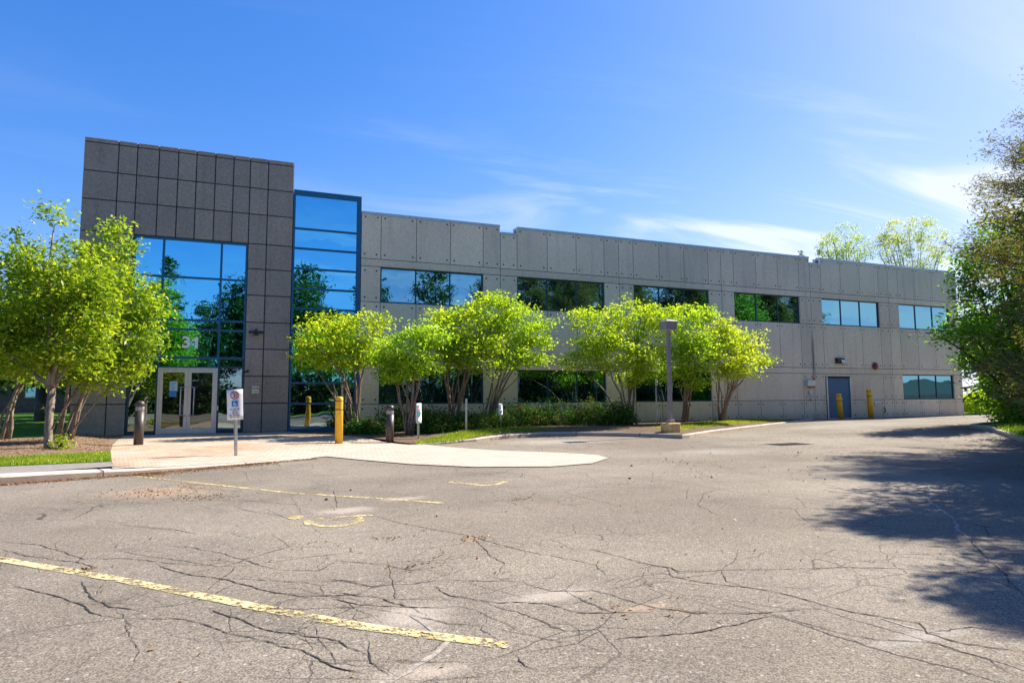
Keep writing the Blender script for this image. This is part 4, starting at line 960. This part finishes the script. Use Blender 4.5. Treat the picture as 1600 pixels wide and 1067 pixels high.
TR = [
 ('multi stemmed lime green tree in front of the glass bay, first right of the entrance', (3.06, 22.2), 21.6, 7,
  [(500,533,38,30),(560,523,42,32),(588,500,18,18),(535,560,45,20),(483,562,22,12),(520,505,28,16),(575,550,28,24)], 150),
 ('lime green multi stemmed tree rising behind the right bollard light', (4.56, 20.4), 20.2, 8,
  [(635,545,42,32),(645,575,42,16),(672,520,28,22),(608,562,26,16),(620,585,22,14)], 130),
 ('tallest lime green tree of the middle clump, behind the bare post', (6.5, 22.0), 21.4, 9,
  [(720,512,46,36),(762,490,42,32),(790,474,16,18),(700,560,36,24),(750,560,46,26),(690,498,20,14),(735,545,50,30)], 210),
 ('lime green tree with crooked stems at the right of the middle clump', (8.1, 22.9), 22.0, 6,
  [(800,510,40,30),(836,525,26,22),(795,558,34,18),(838,562,22,10),(815,490,22,14),(855,505,10,12)], 130),
 ('broad lime green tree with a low hanging branch left of the lot lamp', (13.7, 21.8), 21.2, 9,
  [(930,520,40,36),(985,500,46,32),(960,555,54,28),(898,565,22,16),(1005,550,34,30),(995,590,28,14),(1030,500,30,28),(900,490,12,10)], 260),
 ('lime green tree directly behind the lot lamp head', (16.58, 22.0), 21.4, 6,
  [(1070,515,38,40),(1052,570,34,26),(1092,555,30,30),(1098,498,18,18),(1085,595,22,12)], 190),
 ('yellowest tree of the front row, last one right of the lot lamp', (18.6, 22.1), 21.5, 9,
  [(1140,550,34,32),(1168,545,26,28),(1148,580,30,14),(1122,530,26,22),(1190,565,12,8),(1130,510,18,12)], 150)]
for lab, (bx, by), Y, st, lobes, nc in TR:
    broadleaf(lab, (bx, by, bed_z(bx, by)), [L(x, y, rx, ry, Y+(.0 if i % 2 else -.5)) for i, (x, y, rx, ry) in enumerate(lobes)], st+2, int(nc*1.35), 34, .135, clus=.21, r0=.042, flat=.36)
broadleaf('green tree with one forked trunk nearest the left edge of the picture', (-4.49, 17.5, .05),
  [L(x, y, rx, ry, 17.6) for x, y, rx, ry in [(68,400,46,50),(120,440,50,60),(20,470,60,70),(85,510,70,70),(85,345,14,20),(-40,520,60,70),(30,560,50,34),(120,545,50,40),(150,470,36,50)]],
  8, 400, 34, .135, 'leaf_left', .19, r0=.055, single=True, fork=1.35, group='trees beside the entrance tower')
broadleaf('green multi stemmed tree between the forked trunk tree and the stone tower', (-5.0, 20.6, .12),
  [L(x, y, rx, ry, 19.6) for x, y, rx, ry in [(185,385,26,34),(160,430,46,50),(215,470,34,36),(200,530,44,50),(235,480,22,20),(165,580,50,30),(110,560,50,40),(190,355,10,12),(222,555,20,24)]],
  9, 330, 34, .135, 'leaf_left', .19, r0=.045, spread=.8, group='trees beside the entrance tower')
broadleaf('dark green multi stemmed tree hidden behind the two left trees', (-6.6, 21.5, .05),
  [L(x, y, rx, ry, 21.5) for x, y, rx, ry in [(30,520,60,60),(80,470,60,60),(-30,500,60,70),(60,575,70,28)]],
  5, 220, 30, .15, 'leaf_left', .22, r0=.05, spread=.5, group='trees beside the entrance tower')

# maple at the nose of the island
broadleaf('dark green spreading maple on the island kerb at the right end of the building', (28.6, 15.9, asph_z(27, 15)+.1),
  [L(x, y, rx, ry, 16.0, 1.0) for x, y, rx, ry in [(1548,362,20,18),(1555,405,44,36),(1520,440,22,34),(1512,515,34,22),(1480,527,16,9),(1570,480,54,46),(1580,560,50,46),(1625,520,60,110),(1560,620,22,34),(1605,630,46,40),(1590,400,34,60),(1528,560,22,20)]],
  9, 620, 30, .20, 'leaf_maple', .33, r0=.09, name='maple_tree', group=None, ymax=99, barkm='bark_dark')

# conifers
def conifer_mesh(h, rad, whorls, per, ndl, nlen, seed, base=.12, mat='leaf_pine', irregular=.35):
    r_ = np.random.default_rng(seed); m = MB()
    m.tube([(0,0,-.2),(0.03,0,h*.4),(0,0.03,h*.75),(0,0,h)], [h*.018, h*.013, h*.007, .01], 8)
    tufts = []
    for i in range(whorls):
        f = i/(whorls-1); z = h*(base+(1-base)*f*.985)
        Lr = rad*((1-f)**.58*.95+.10)
        for k in range(per):
            a = r_.uniform(0, 2*math.pi); Lb = Lr*r_.uniform(1-irregular, 1.05)
            z0 = z+r_.uniform(-.5, .5)*h/whorls
            e = Vector((math.cos(a)*Lb, math.sin(a)*Lb, z0+Lb*(.22+.35*f)+r_.normal(0, .05)*Lb)); s = Vector((0, 0, z0)); md = s.lerp(e, .5)+Vector((0, 0, -.10*Lb))
            pts = quadcurve(s, md, e, 6); m.tube(pts, list(np.linspace(.006+.007*Lb, .004, 6)), 4, cap=False)
            nt_ = max(3, int(Lb/ (nlen*2.4)))
            for q in range(nt_):
                t = .25+.75*(q+r_.uniform(0, 1))/nt_; p = s*(1-t)**2+md*2*t*(1-t)+e*t*t
                side = Vector((-math.sin(a), math.cos(a), 0))*r_.normal(0, .20)*Lb*(1.15-t)
                tufts.append(tuple(p+side+Vector((0, 0, r_.normal(0, .02)*Lb-.03*abs(side.length)))))
    return m, np.array(tufts)
def needles(name, tufts, ndl, nlen, wid, spread, mat, parent):
    cs = np.repeat(tufts, ndl, axis=0)+rng.normal(size=(len(tufts)*ndl, 3))*np.array([spread, spread, spread*.6])
    return leafmesh(name, cs, nlen, wid, -.15, M[mat], parent, normal_bias=.3)
def conifer(label, loc, h, rad, whorls, per, ndl, nlen, wid, spread, seed, group, mat='leaf_pine', base=.12, name='pine_tree', cat='pine tree'):
    o = empty(name, loc, label, cat, group); m, t = conifer_mesh(h, rad, whorls, per, ndl, nlen, seed, base)
    m.build('trunk', M['bark_dark'], o); needles('crown', t, ndl, nlen, wid, spread, mat, o); return o
RG = 'conifers along the right side of the lot'
near = conifer('tall brownish pine whose ragged left boughs enter the picture at the right edge', (20.1, 9.6, 0), 9.7, 3.0, 20, 8, 75, .13, .022, .17, 3, RG, base=.46)
rowp = conifer('dense pine in the row shading the right side of the lot', (20.7, 8.4, 0), 8.4, 2.9, 22, 9, 30, .22, .05, .19, 5, RG, mat='leaf_pine', base=.10)
for i, (x, y, s, rz) in enumerate([(16.4, 6.3, .85, 1), (14.6, 6.3, .92, 2.6), (22.8, 10.3, .88, 2), (26.8, 11.8, .86, 3), (17.0, 5.6, .9, .5), (13.9, 4.2, .78, 2.9), (21, 7.4, 1.1, 1.9), (25, 9.4, 1.15, 4.4), (33.0, 12.0, .8, 4), (20, 3.5, 1.1, 5), (26, 6.0, 1.15, 6), (11.5, 3.9, .76, 2.2), (9.4, 3.1, .42, 1.2), (36, 7, 1.3, .2), (40, 7, 1.3, 1.2), (42.5, 8, 1.15, .2), (39, 3, 1.4, 2.2), (43, 4, 1.4, 3.2), (21, -1, 1.45, .3), (24.5, -2, 1.5, 1.3), (28, -1, 1.5, 2.3), (31.5, 0, 1.45, 3.3), (35, 1, 1.45, .9), (39, 0, 1.5, 4.2), (18, -3, 1.3, 5),
        (37, 11, .95, 1.2), (31, 9, 1.2, .4), (9.0, -.6, .68, 3.3), (15.5, 1.5, 1.0, .9), (28.5, 12.0, 1.1, 5.2)]):
    c_ = copy_tree(rowp); c_.location = (x, y, 0); c_.scale = (s, s, s); c_.rotation_euler = (0, 0, rz)
# trees on the far side of the lot (mirrored in the glass)
SG = 'trees across the lot mirrored in the glass'
sp = conifer('slender pine across the lot mirrored in the entrance glass', (-7.9, -15, 0), 13.2, 2.3, 18, 5, 10, .36, .12, .16, 11, SG, 'leaf_back', .35)
def reftree(loc, h, r, label, seed):
    base = Vector(loc); lobes = []
    r_ = np.random.default_rng(seed)
    for k in range(9):
        f = r_.uniform(.35, .88); rr = r*(1-abs(f-.55)*1.1); a = r_.uniform(0, 6.3)
        lobes.append((base+Vector((math.cos(a)*rr*.55, math.sin(a)*rr*.55, h*f)), rr*.55, rr*.55, h*.12))
    return broadleaf(label, loc, lobes, 4, 420, 22, .38, 'leaf_back', .42, r0=.14, single=True, fork=1.8, name='broadleaf_tree', group=SG, ymax=999, barkm='bark_dark')
rt = reftree((3.4, -16, 0), 15.0, 3.4, 'broad green tree across the lot mirrored in the glass', 5)
rt2 = reftree((17.6, -15, 0), 15.5, 4.8, 'broad green tree across the lot mirrored in the glass', 8)
for i, (x, y, s, rz, src) in enumerate([(-3.9,-15,.78,1,0),(-.6,-16,1.02,2,0),(9.0,-15,.95,3,1),(-13,-14,.8,4,1),(-20,-15,.9,5,0),(13,-18,.7,1.5,0),(23,-14,.72,2.5,1),(29,-12,.7,3.5,0),
        (5.5,-20,.75,.7,1),(-8,-19,.62,1.1,0),(-1.5,-22,.8,2.1,1),(36,-12,.6,3,1),(44,-10,.5,4,0),(52,-8,.45,5,1),(11,-12,.5,5.5,1),(0,-12,.42,3.1,1),(-5,-12,.45,.3,0),(19,-11,.5,.9,0)]):
    c_ = copy_tree(rt if src == 0 else rt2); c_.location = (x, y, 0); c_.scale = (s*.8, s*.8, s); c_.rotation_euler = (0, 0, rz)

hb = None
# low evergreen shrubs in the bed
def shrub(label, x, y, z, rx, ry, rz, n, mat='leaf_hedge', leaf=.10, name='evergreen_shrub', group='shrubs along the foot of the wall'):
    o = empty(name, (x, y, z), label, 'shrub', group)
    pts = []
    while len(pts) < n:
        u = rng.normal(size=3); u /= np.linalg.norm(u); r = rng.uniform(.15, 1)**.4; k = 1+.16*math.sin(5*math.atan2(u[1], u[0])+x*3)+.08*math.sin(9*u[2]+x)
        p = np.array([u[0]*r*rx*k, u[1]*r*ry*k, abs(u[2])*r*rz*k]); pts.append(p)
    pts = np.array(pts); m = MB()
    for k in range(16):
        q = Vector(pts[rng.integers(0, n)])*.9; m.tube([(0, 0, -.05), q*.5+Vector((0, 0, .05)), q], [.02, .013, .005], 4)
    m.build('stem', M['bark_dark'], o)
    cs = np.repeat(pts, 9, axis=0)+rng.normal(size=(n*9, 3))*.07; cs[:, 2] = np.maximum(cs[:, 2], .01)
    leafmesh('foliage', cs, leaf, leaf*.4, -.3, M[mat], o, normal_bias=.3); return o
SH = [(3.3,21.6,.8,.6,.50,'low dark shrub under the tree before the glass bay'),(4.6,22.6,1.0,.7,.95,'rounded dark shrub left of the tree behind the bollard light'),
      (5.6,20.6,.9,.7,.62,'low leafy shrub directly right of the green symbol sign'),(6.7,21.0,.9,.7,.55,'low shrub with pale leaves behind the bare post'),
      (7.7,21.4,.9,.7,.60,'low shrub just left of the small leaning sign'),(9.2,22.2,1.1,.8,.85,'bushy shrub right behind the small leaning sign'),
      (10.7,22.3,1.2,.9,.95,'browning shrub in the middle of the long hedge row'),(12.0,22.0,1.1,.9,1.0,'dense dark shrub near the right of the hedge row'),
      (12.9,21.3,.8,.7,.85,'last dark shrub of the hedge row, left of the broad tree'), (5.9,22.9,.9,.6,.8,'dark shrub against the wall under the lower window')]
for x, y, rx, ry, rz, lab in SH: shrub(lab, x, y, bed_z(x, y)-.03, rx, ry, rz, 420)
shrub('small leafy sprout on the ground at the foot of the forked trunk', -4.2, 17.3, .05, .18, .15, .3, 40, 'leaf_left', .08, 'small_shrub', None)

hb = shrub('tall dark bush across the lot mirrored low in the glass', -16, -13, 0, 2.6, 1.6, 3.4, 700, 'leaf_back', .34, 'tall_shrub', 'bushes across the lot mirrored in the glass')
for i in range(26):
    c_ = copy_tree(hb); c_.location = (-13+i*3.1+rng.uniform(-.6, .6), -13+rng.uniform(-1, 1)+max(0, i-9)*.25, 0); k = rng.uniform(.7, 1.2); c_.scale = (k, k, k*rng.uniform(.8, 1.2)); c_.rotation_euler = (0, 0, rng.uniform(0, 6))
# sparse pale trees behind the roof
def sparse(label, cxp, base_px, Y, lobes, n):
    c_ = at(cxp, 500, Y)
    broadleaf(label, (c_.x, Y, 0), [L(x, y, rx, ry, Y, 1.2) for x, y, rx, ry in lobes], 20, n, 16, .24, 'leaf_pale', .27, r0=.12, single=True, fork=3.0, name='tall_tree', group='pale trees behind the roof', ymax=999, spread=1.5, droop=-.6)
sparse('smaller pale feathery tree showing above the roof left of its neighbour', 1325, 0, 55, [(1320,370,32,20),(1303,385,26,20),(1345,388,26,18),(1318,400,44,20),(1325,430,45,20)], 300)
sparse('larger pale feathery tree showing above the roof near its right end', 1430, 0, 55, [(1400,362,28,20),(1440,358,32,22),(1470,385,22,30),(1400,390,34,26),(1435,395,44,26),(1430,430,50,26),(1382,385,22,22)], 560)
cp_ = at(1252, 400, 60); conifer('tip of a small spruce peeping over the roof notch', (cp_.x, 60, 0), cp_.z+.3, 1.6, 16, 5, 8, .3, .12, .15, 21, None, 'leaf_back', .3, 'spruce_tree', 'spruce tree')
cp_ = at(1279, 400, 60); conifer('dark spruce tip beside the pale trees above the roof', (cp_.x, 60, 0), cp_.z+.2, 1.8, 16, 5, 8, .3, .12, .15, 22, None, 'leaf_back', .3, 'spruce_tree', 'spruce tree')

# left background: shade trees, hedge and a house beyond the lawn
def bgtree(label, x, y, h, r, seed, group, mat='leaf_back', n=260, trunk=2.0):
    base = Vector((x, y, 0)); lobes = []; r_ = np.random.default_rng(seed)
    for k in range(8):
        f = r_.uniform(.38, .85); a = r_.uniform(0, 6.3); rr = r*(1.05-abs(f-.55))
        lobes.append((base+Vector((math.cos(a)*rr*.5, math.sin(a)*rr*.5, h*f)), rr*.6, rr*.6, h*.15))
    return broadleaf(label, base, lobes, 4, n, 20, .40, mat, .42, r0=.17, single=True, fork=trunk, name='shade_tree', group=group, ymax=999, barkm='bark_dark')
LG = 'shade trees on the lawn behind the left trees'
bgtree('shade tree with a thick dark trunk on the lawn at the far left', -10.7, 40, 6.2, 3.6, 31, LG, trunk=1.9)
bgtree('dark full tree on the lawn just left of the stone tower', -10.9, 33, 5.0, 2.2, 32, LG, trunk=.7)
bgtree('shade tree farther back on the lawn before the brick house', -22, 58, 8, 4.5, 33, LG)
bgtree('unseen tree added behind the tower to cast shade on the lawn', -4.5, 46, 6, 3.4, 34, LG)  # added out of view behind the tower, only for its shade on the lawn
lt = bgtree('full unseen tree added behind the tower to shade the lawn', -4.6, 37, 9.5, 4.2, 35, LG)  # added hidden tree, copied below into a row that keeps sun off the lawn
for x, y, k in ((-5.8, 44, 1.0), (-7.5, 52, 1.05), (-1.5, 33, .95), (-12, 62, 1.0)):
    c_ = copy_tree(lt); c_.location = (x, y, 0); c_.scale = (k, k, k); c_.rotation_euler = (0, 0, x)
o = empty('brick_house', (-20, 66, 0), 'low brown brick house beyond the lawn at the far left', 'house')
m = MB(); m.box(-9, 9, 0, 8, -.3, 2.9); m.build('wall', M['brick_house'], o)
m = MB(); m.add([(-9.5,-.5,2.85),(9.5,-.5,2.85),(9.5,8.5,2.85),(-9.5,8.5,2.85),(-7,4,4.8),(7,4,4.8)], [(0,1,5,4),(1,2,5),(2,3,4,5),(3,0,4),(0,3,2,1)]); m.build('roof', M['roof_dark'], o)
for xx in (-6, -2, 2, 6):
    m = MB(); m.box(xx-.8, xx+.8, -.06, .02, 1.3, 2.5); w_ = m.build('window', M['white'], o)
    m = MB(); m.box(xx-.72, xx-.03, -.08, -.062, 1.38, 2.42); m.box(xx+.03, xx+.72, -.08, -.062, 1.38, 2.42); m.build('pane', M['glass_teal'], w_)
o = empty('warehouse', (96, -14, 0), 'low grey warehouse across the road mirrored in the last lower window', 'warehouse')
m = MB(); m.box(-18, 18, -10, 0, -.3, 3.2); m.build('wall', plain('warehouse_wall', (.16, .17, .18), .9), o)
m = MB(); m.box(-18, 18, .01, .08, -.2, 1.1); m.build('plinth', M['brick_house'], o)
# right background beyond the corner
bgtree('hazy green tree beyond the right corner of the building', 62, 38, 9, 4, 41, 'trees beyond the right corner', trunk=2.5)
bgtree('second green tree farther beyond the right corner of the building', 70, 46, 11, 5, 42, 'trees beyond the right corner', trunk=2.5)
bgtree('third green tree beyond the corner behind the maple', 60, 30, 10, 5, 43, 'trees beyond the right corner', trunk=2.5)
shrub('bright yellow green bush at the end of the drive beyond the building corner', 46.5, 29.0, 0, 1.6, 1.4, 1.3, 700, 'leaf_lime', .2, 'yellow_shrub', None)
shrub('green bush beside the yellow one beyond the building corner', 50, 29.5, 0, 2.2, 1.6, 2.6, 900, 'leaf_maple', .25, 'green_shrub', None)
# low shrubs that fill the foot of the maple
for x, y, rz_, lab in ((27.2, 14.9, 1.9, 'dark low branches and brush at the foot of the maple on its left'), (29.6, 15.3, 2.3, 'dark undergrowth under the maple crown'), (27.6, 13.4, 1.6, 'dark bush at the right edge behind the island kerb')):
    shrub(lab, x, y, .05, 1.3, 1.1, rz_, 520, 'leaf_maple', .17, 'undergrowth_shrub', 'brush under the maple')

# ground cover
def blades(name, poly, n, zf, h, mat, label, width=.02):
    xs = [p[0] for p in poly]; ys = [p[1] for p in poly]; out = []
    while len(out) < n:
        x = rng.uniform(min(xs), max(xs)); y = rng.uniform(min(ys), max(ys)); r = False; j = len(poly)-1
        for i in range(len(poly)):
            if (poly[i][1] > y) != (poly[j][1] > y) and x < (poly[j][0]-poly[i][0])*(y-poly[i][1])/(poly[j][1]-poly[i][1])+poly[i][0]: r = not r
            j = i
        if r: out.append((x, y))
    b = MB()
    for x, y in out:
        a = rng.uniform(0, 6.3); hh = h*rng.uniform(.5, 1.3); dx, dy = math.cos(a)*width/2, math.sin(a)*width/2; l = rng.normal(0, .3, 2)*hh; z = zf(x, y)
        b.v += [(x-dx, y-dy, z), (x+dx, y+dy, z), (x+l[0], y+l[1], z+hh)]; k = len(b.v)-3; b.f.append((k, k+1, k+2)); b.m.append(0); b.sm.append(False)
    o = b.build(name, mat); tag(o, label, 'grass', kind='stuff'); return o
blades('grass', [(-8, 13.7), (-2.66, 14.3), (-3.08, 16.5), (-3.4, 16.4), (-8, 14.9)], 16000, lambda x, y: .01, .06, M['blade'], 'bright strip of short grass beside the left path')
blades('grass', [tuple(p) for p in [(4.05, 17.35), (5.0, 17.40), (6.2, 18.5), (7.6, 19.6), (9.6, 20.2), (8.6, 20.7), (6.2, 19.9), (4.3, 18.3)]], 7000, bed_z, .07, M['blade'], 'bright patch of grass behind the curved kerb')
blades('grass', [(13, 17.7), (17, 20.1), (24.5, 23.6), (20, 23.4), (15, 20.4), (12.6, 18.6)], 9000, bed_z, .05, M['blade'], 'patchy grass along the kerb right of the lot lamp')
blades('grass', [(nose[0]-5, nose[1]-4.0), (nose[0]+.3, nose[1]+.1), (nose[0]+5, nose[1]+1), (nose[0]+6, nose[1]-5)], 9000, lambda x, y: asph_z(x, y)+.12, .09, M['blade'], 'shaded grass on the island under the maple')
# dry leaf litter
pts = []
def along(line, n, s0, s1):
    for _ in range(n):
        i = rng.integers(0, len(line)-1); t = rng.uniform(); a = Vector(line[i]).lerp(Vector(line[i+1]), t); d = (Vector(line[i+1])-Vector(line[i])).normalized(); nn = Vector((d.y, -d.x))
        q = a+nn*abs(rng.normal(s0, s1)); pts.append((q.x, q.y, asph_z(q.x, q.y)+rng.uniform(.004, .018)))
along(left_kerb[2:], 2600, .03, .10); along(left_kerb[5:9], 1400, .05, .28)
for px_, py_, s, n in [(740,842,.08,34),(600,842,.12,14),(255,768,.45,260),(320,777,.25,120),(1060,722,.35,40),(1090,742,.5,40),(1270,688,.8,30),(985,755,.3,20),(1500,690,.8,120),(1525,675,.6,160),(1010,948,.16,16),(140,890,.06,20),(480,850,.1,8),(660,880,.15,20),(820,780,.12,20)]:
    X, Y = gnd(px_, py_)
    for _ in range(n): x, y = X+rng.normal(0, s), Y+rng.normal(0, s*.7); pts.append((x, y, asph_z(x, y)+.008))
for _ in range(700): x, y = rng.uniform(-4, 22), rng.uniform(3, 17); pts.append((x, y, asph_z(x, y)+.008))
cs = np.array(pts); ok = []
o = leafmesh('fallen_leaves', cs, .038, .022, 0.0, M['dry_leaf'], None, normal_bias=.85); tag(o, 'dry brown leaf litter gathered along the kerb and in the cracks', 'leaf litter', kind='stuff')
pts = []
for _ in range(9000):
    x, y = rng.uniform(-9, -2.8), rng.uniform(14.6, 23.5)
    if x > -2.45-(y-13.15)*.19 or y < 16.3+(x+3)*.3 or (y > 20.6+(x+7.2)*1.5): continue
    pts.append((x, y, mulch_z(x, y)+.012))
o = leafmesh('wood_chips', np.array(pts), .05, .02, 0, soil('chips', (.2,.13,.08), (.42,.3,.2), (.3,.2,.13)), None, normal_bias=.8); tag(o, 'loose wood chips covering the planting bed on the left', 'wood chips', kind='stuff')
# little stones on the lot
b = MB()
STN = ['straight below the lot lamp', 'above the forked crack in mid lot', 'between the lamp and the forked crack', 'right of the paved apron tip', 'just right of the storm drain', 'below and right of the storm drain', 'nearest the tree shadow', 'below the right end of the apron', 'just above the second yellow line', 'touching the second yellow line', 'below the kerb corner']
for px_, py_ in [(1041,717),(1112,746),(1080,733),(987,728),(1247,707),(1276,716),(1289,749),(984,748),(548,766),(510,781),(1110,708)]:
    X, Y = gnd(px_, py_); r = rng.uniform(.013, .026); z = asph_z(X, Y); pr = [(r*.6, 0), (r, r*.3), (r*.8, r*.8), (r*.2, r)]
    s = MB(); s.lathe(pr, 7); st_ = s.build('stone', M['joint']); st_.location = (X, Y, z); st_.rotation_euler = (0, 0, rng.uniform(0, 6)); tag(st_, 'small dark stone on the asphalt '+STN.pop(0), 'stone', 'loose stones on the lot')
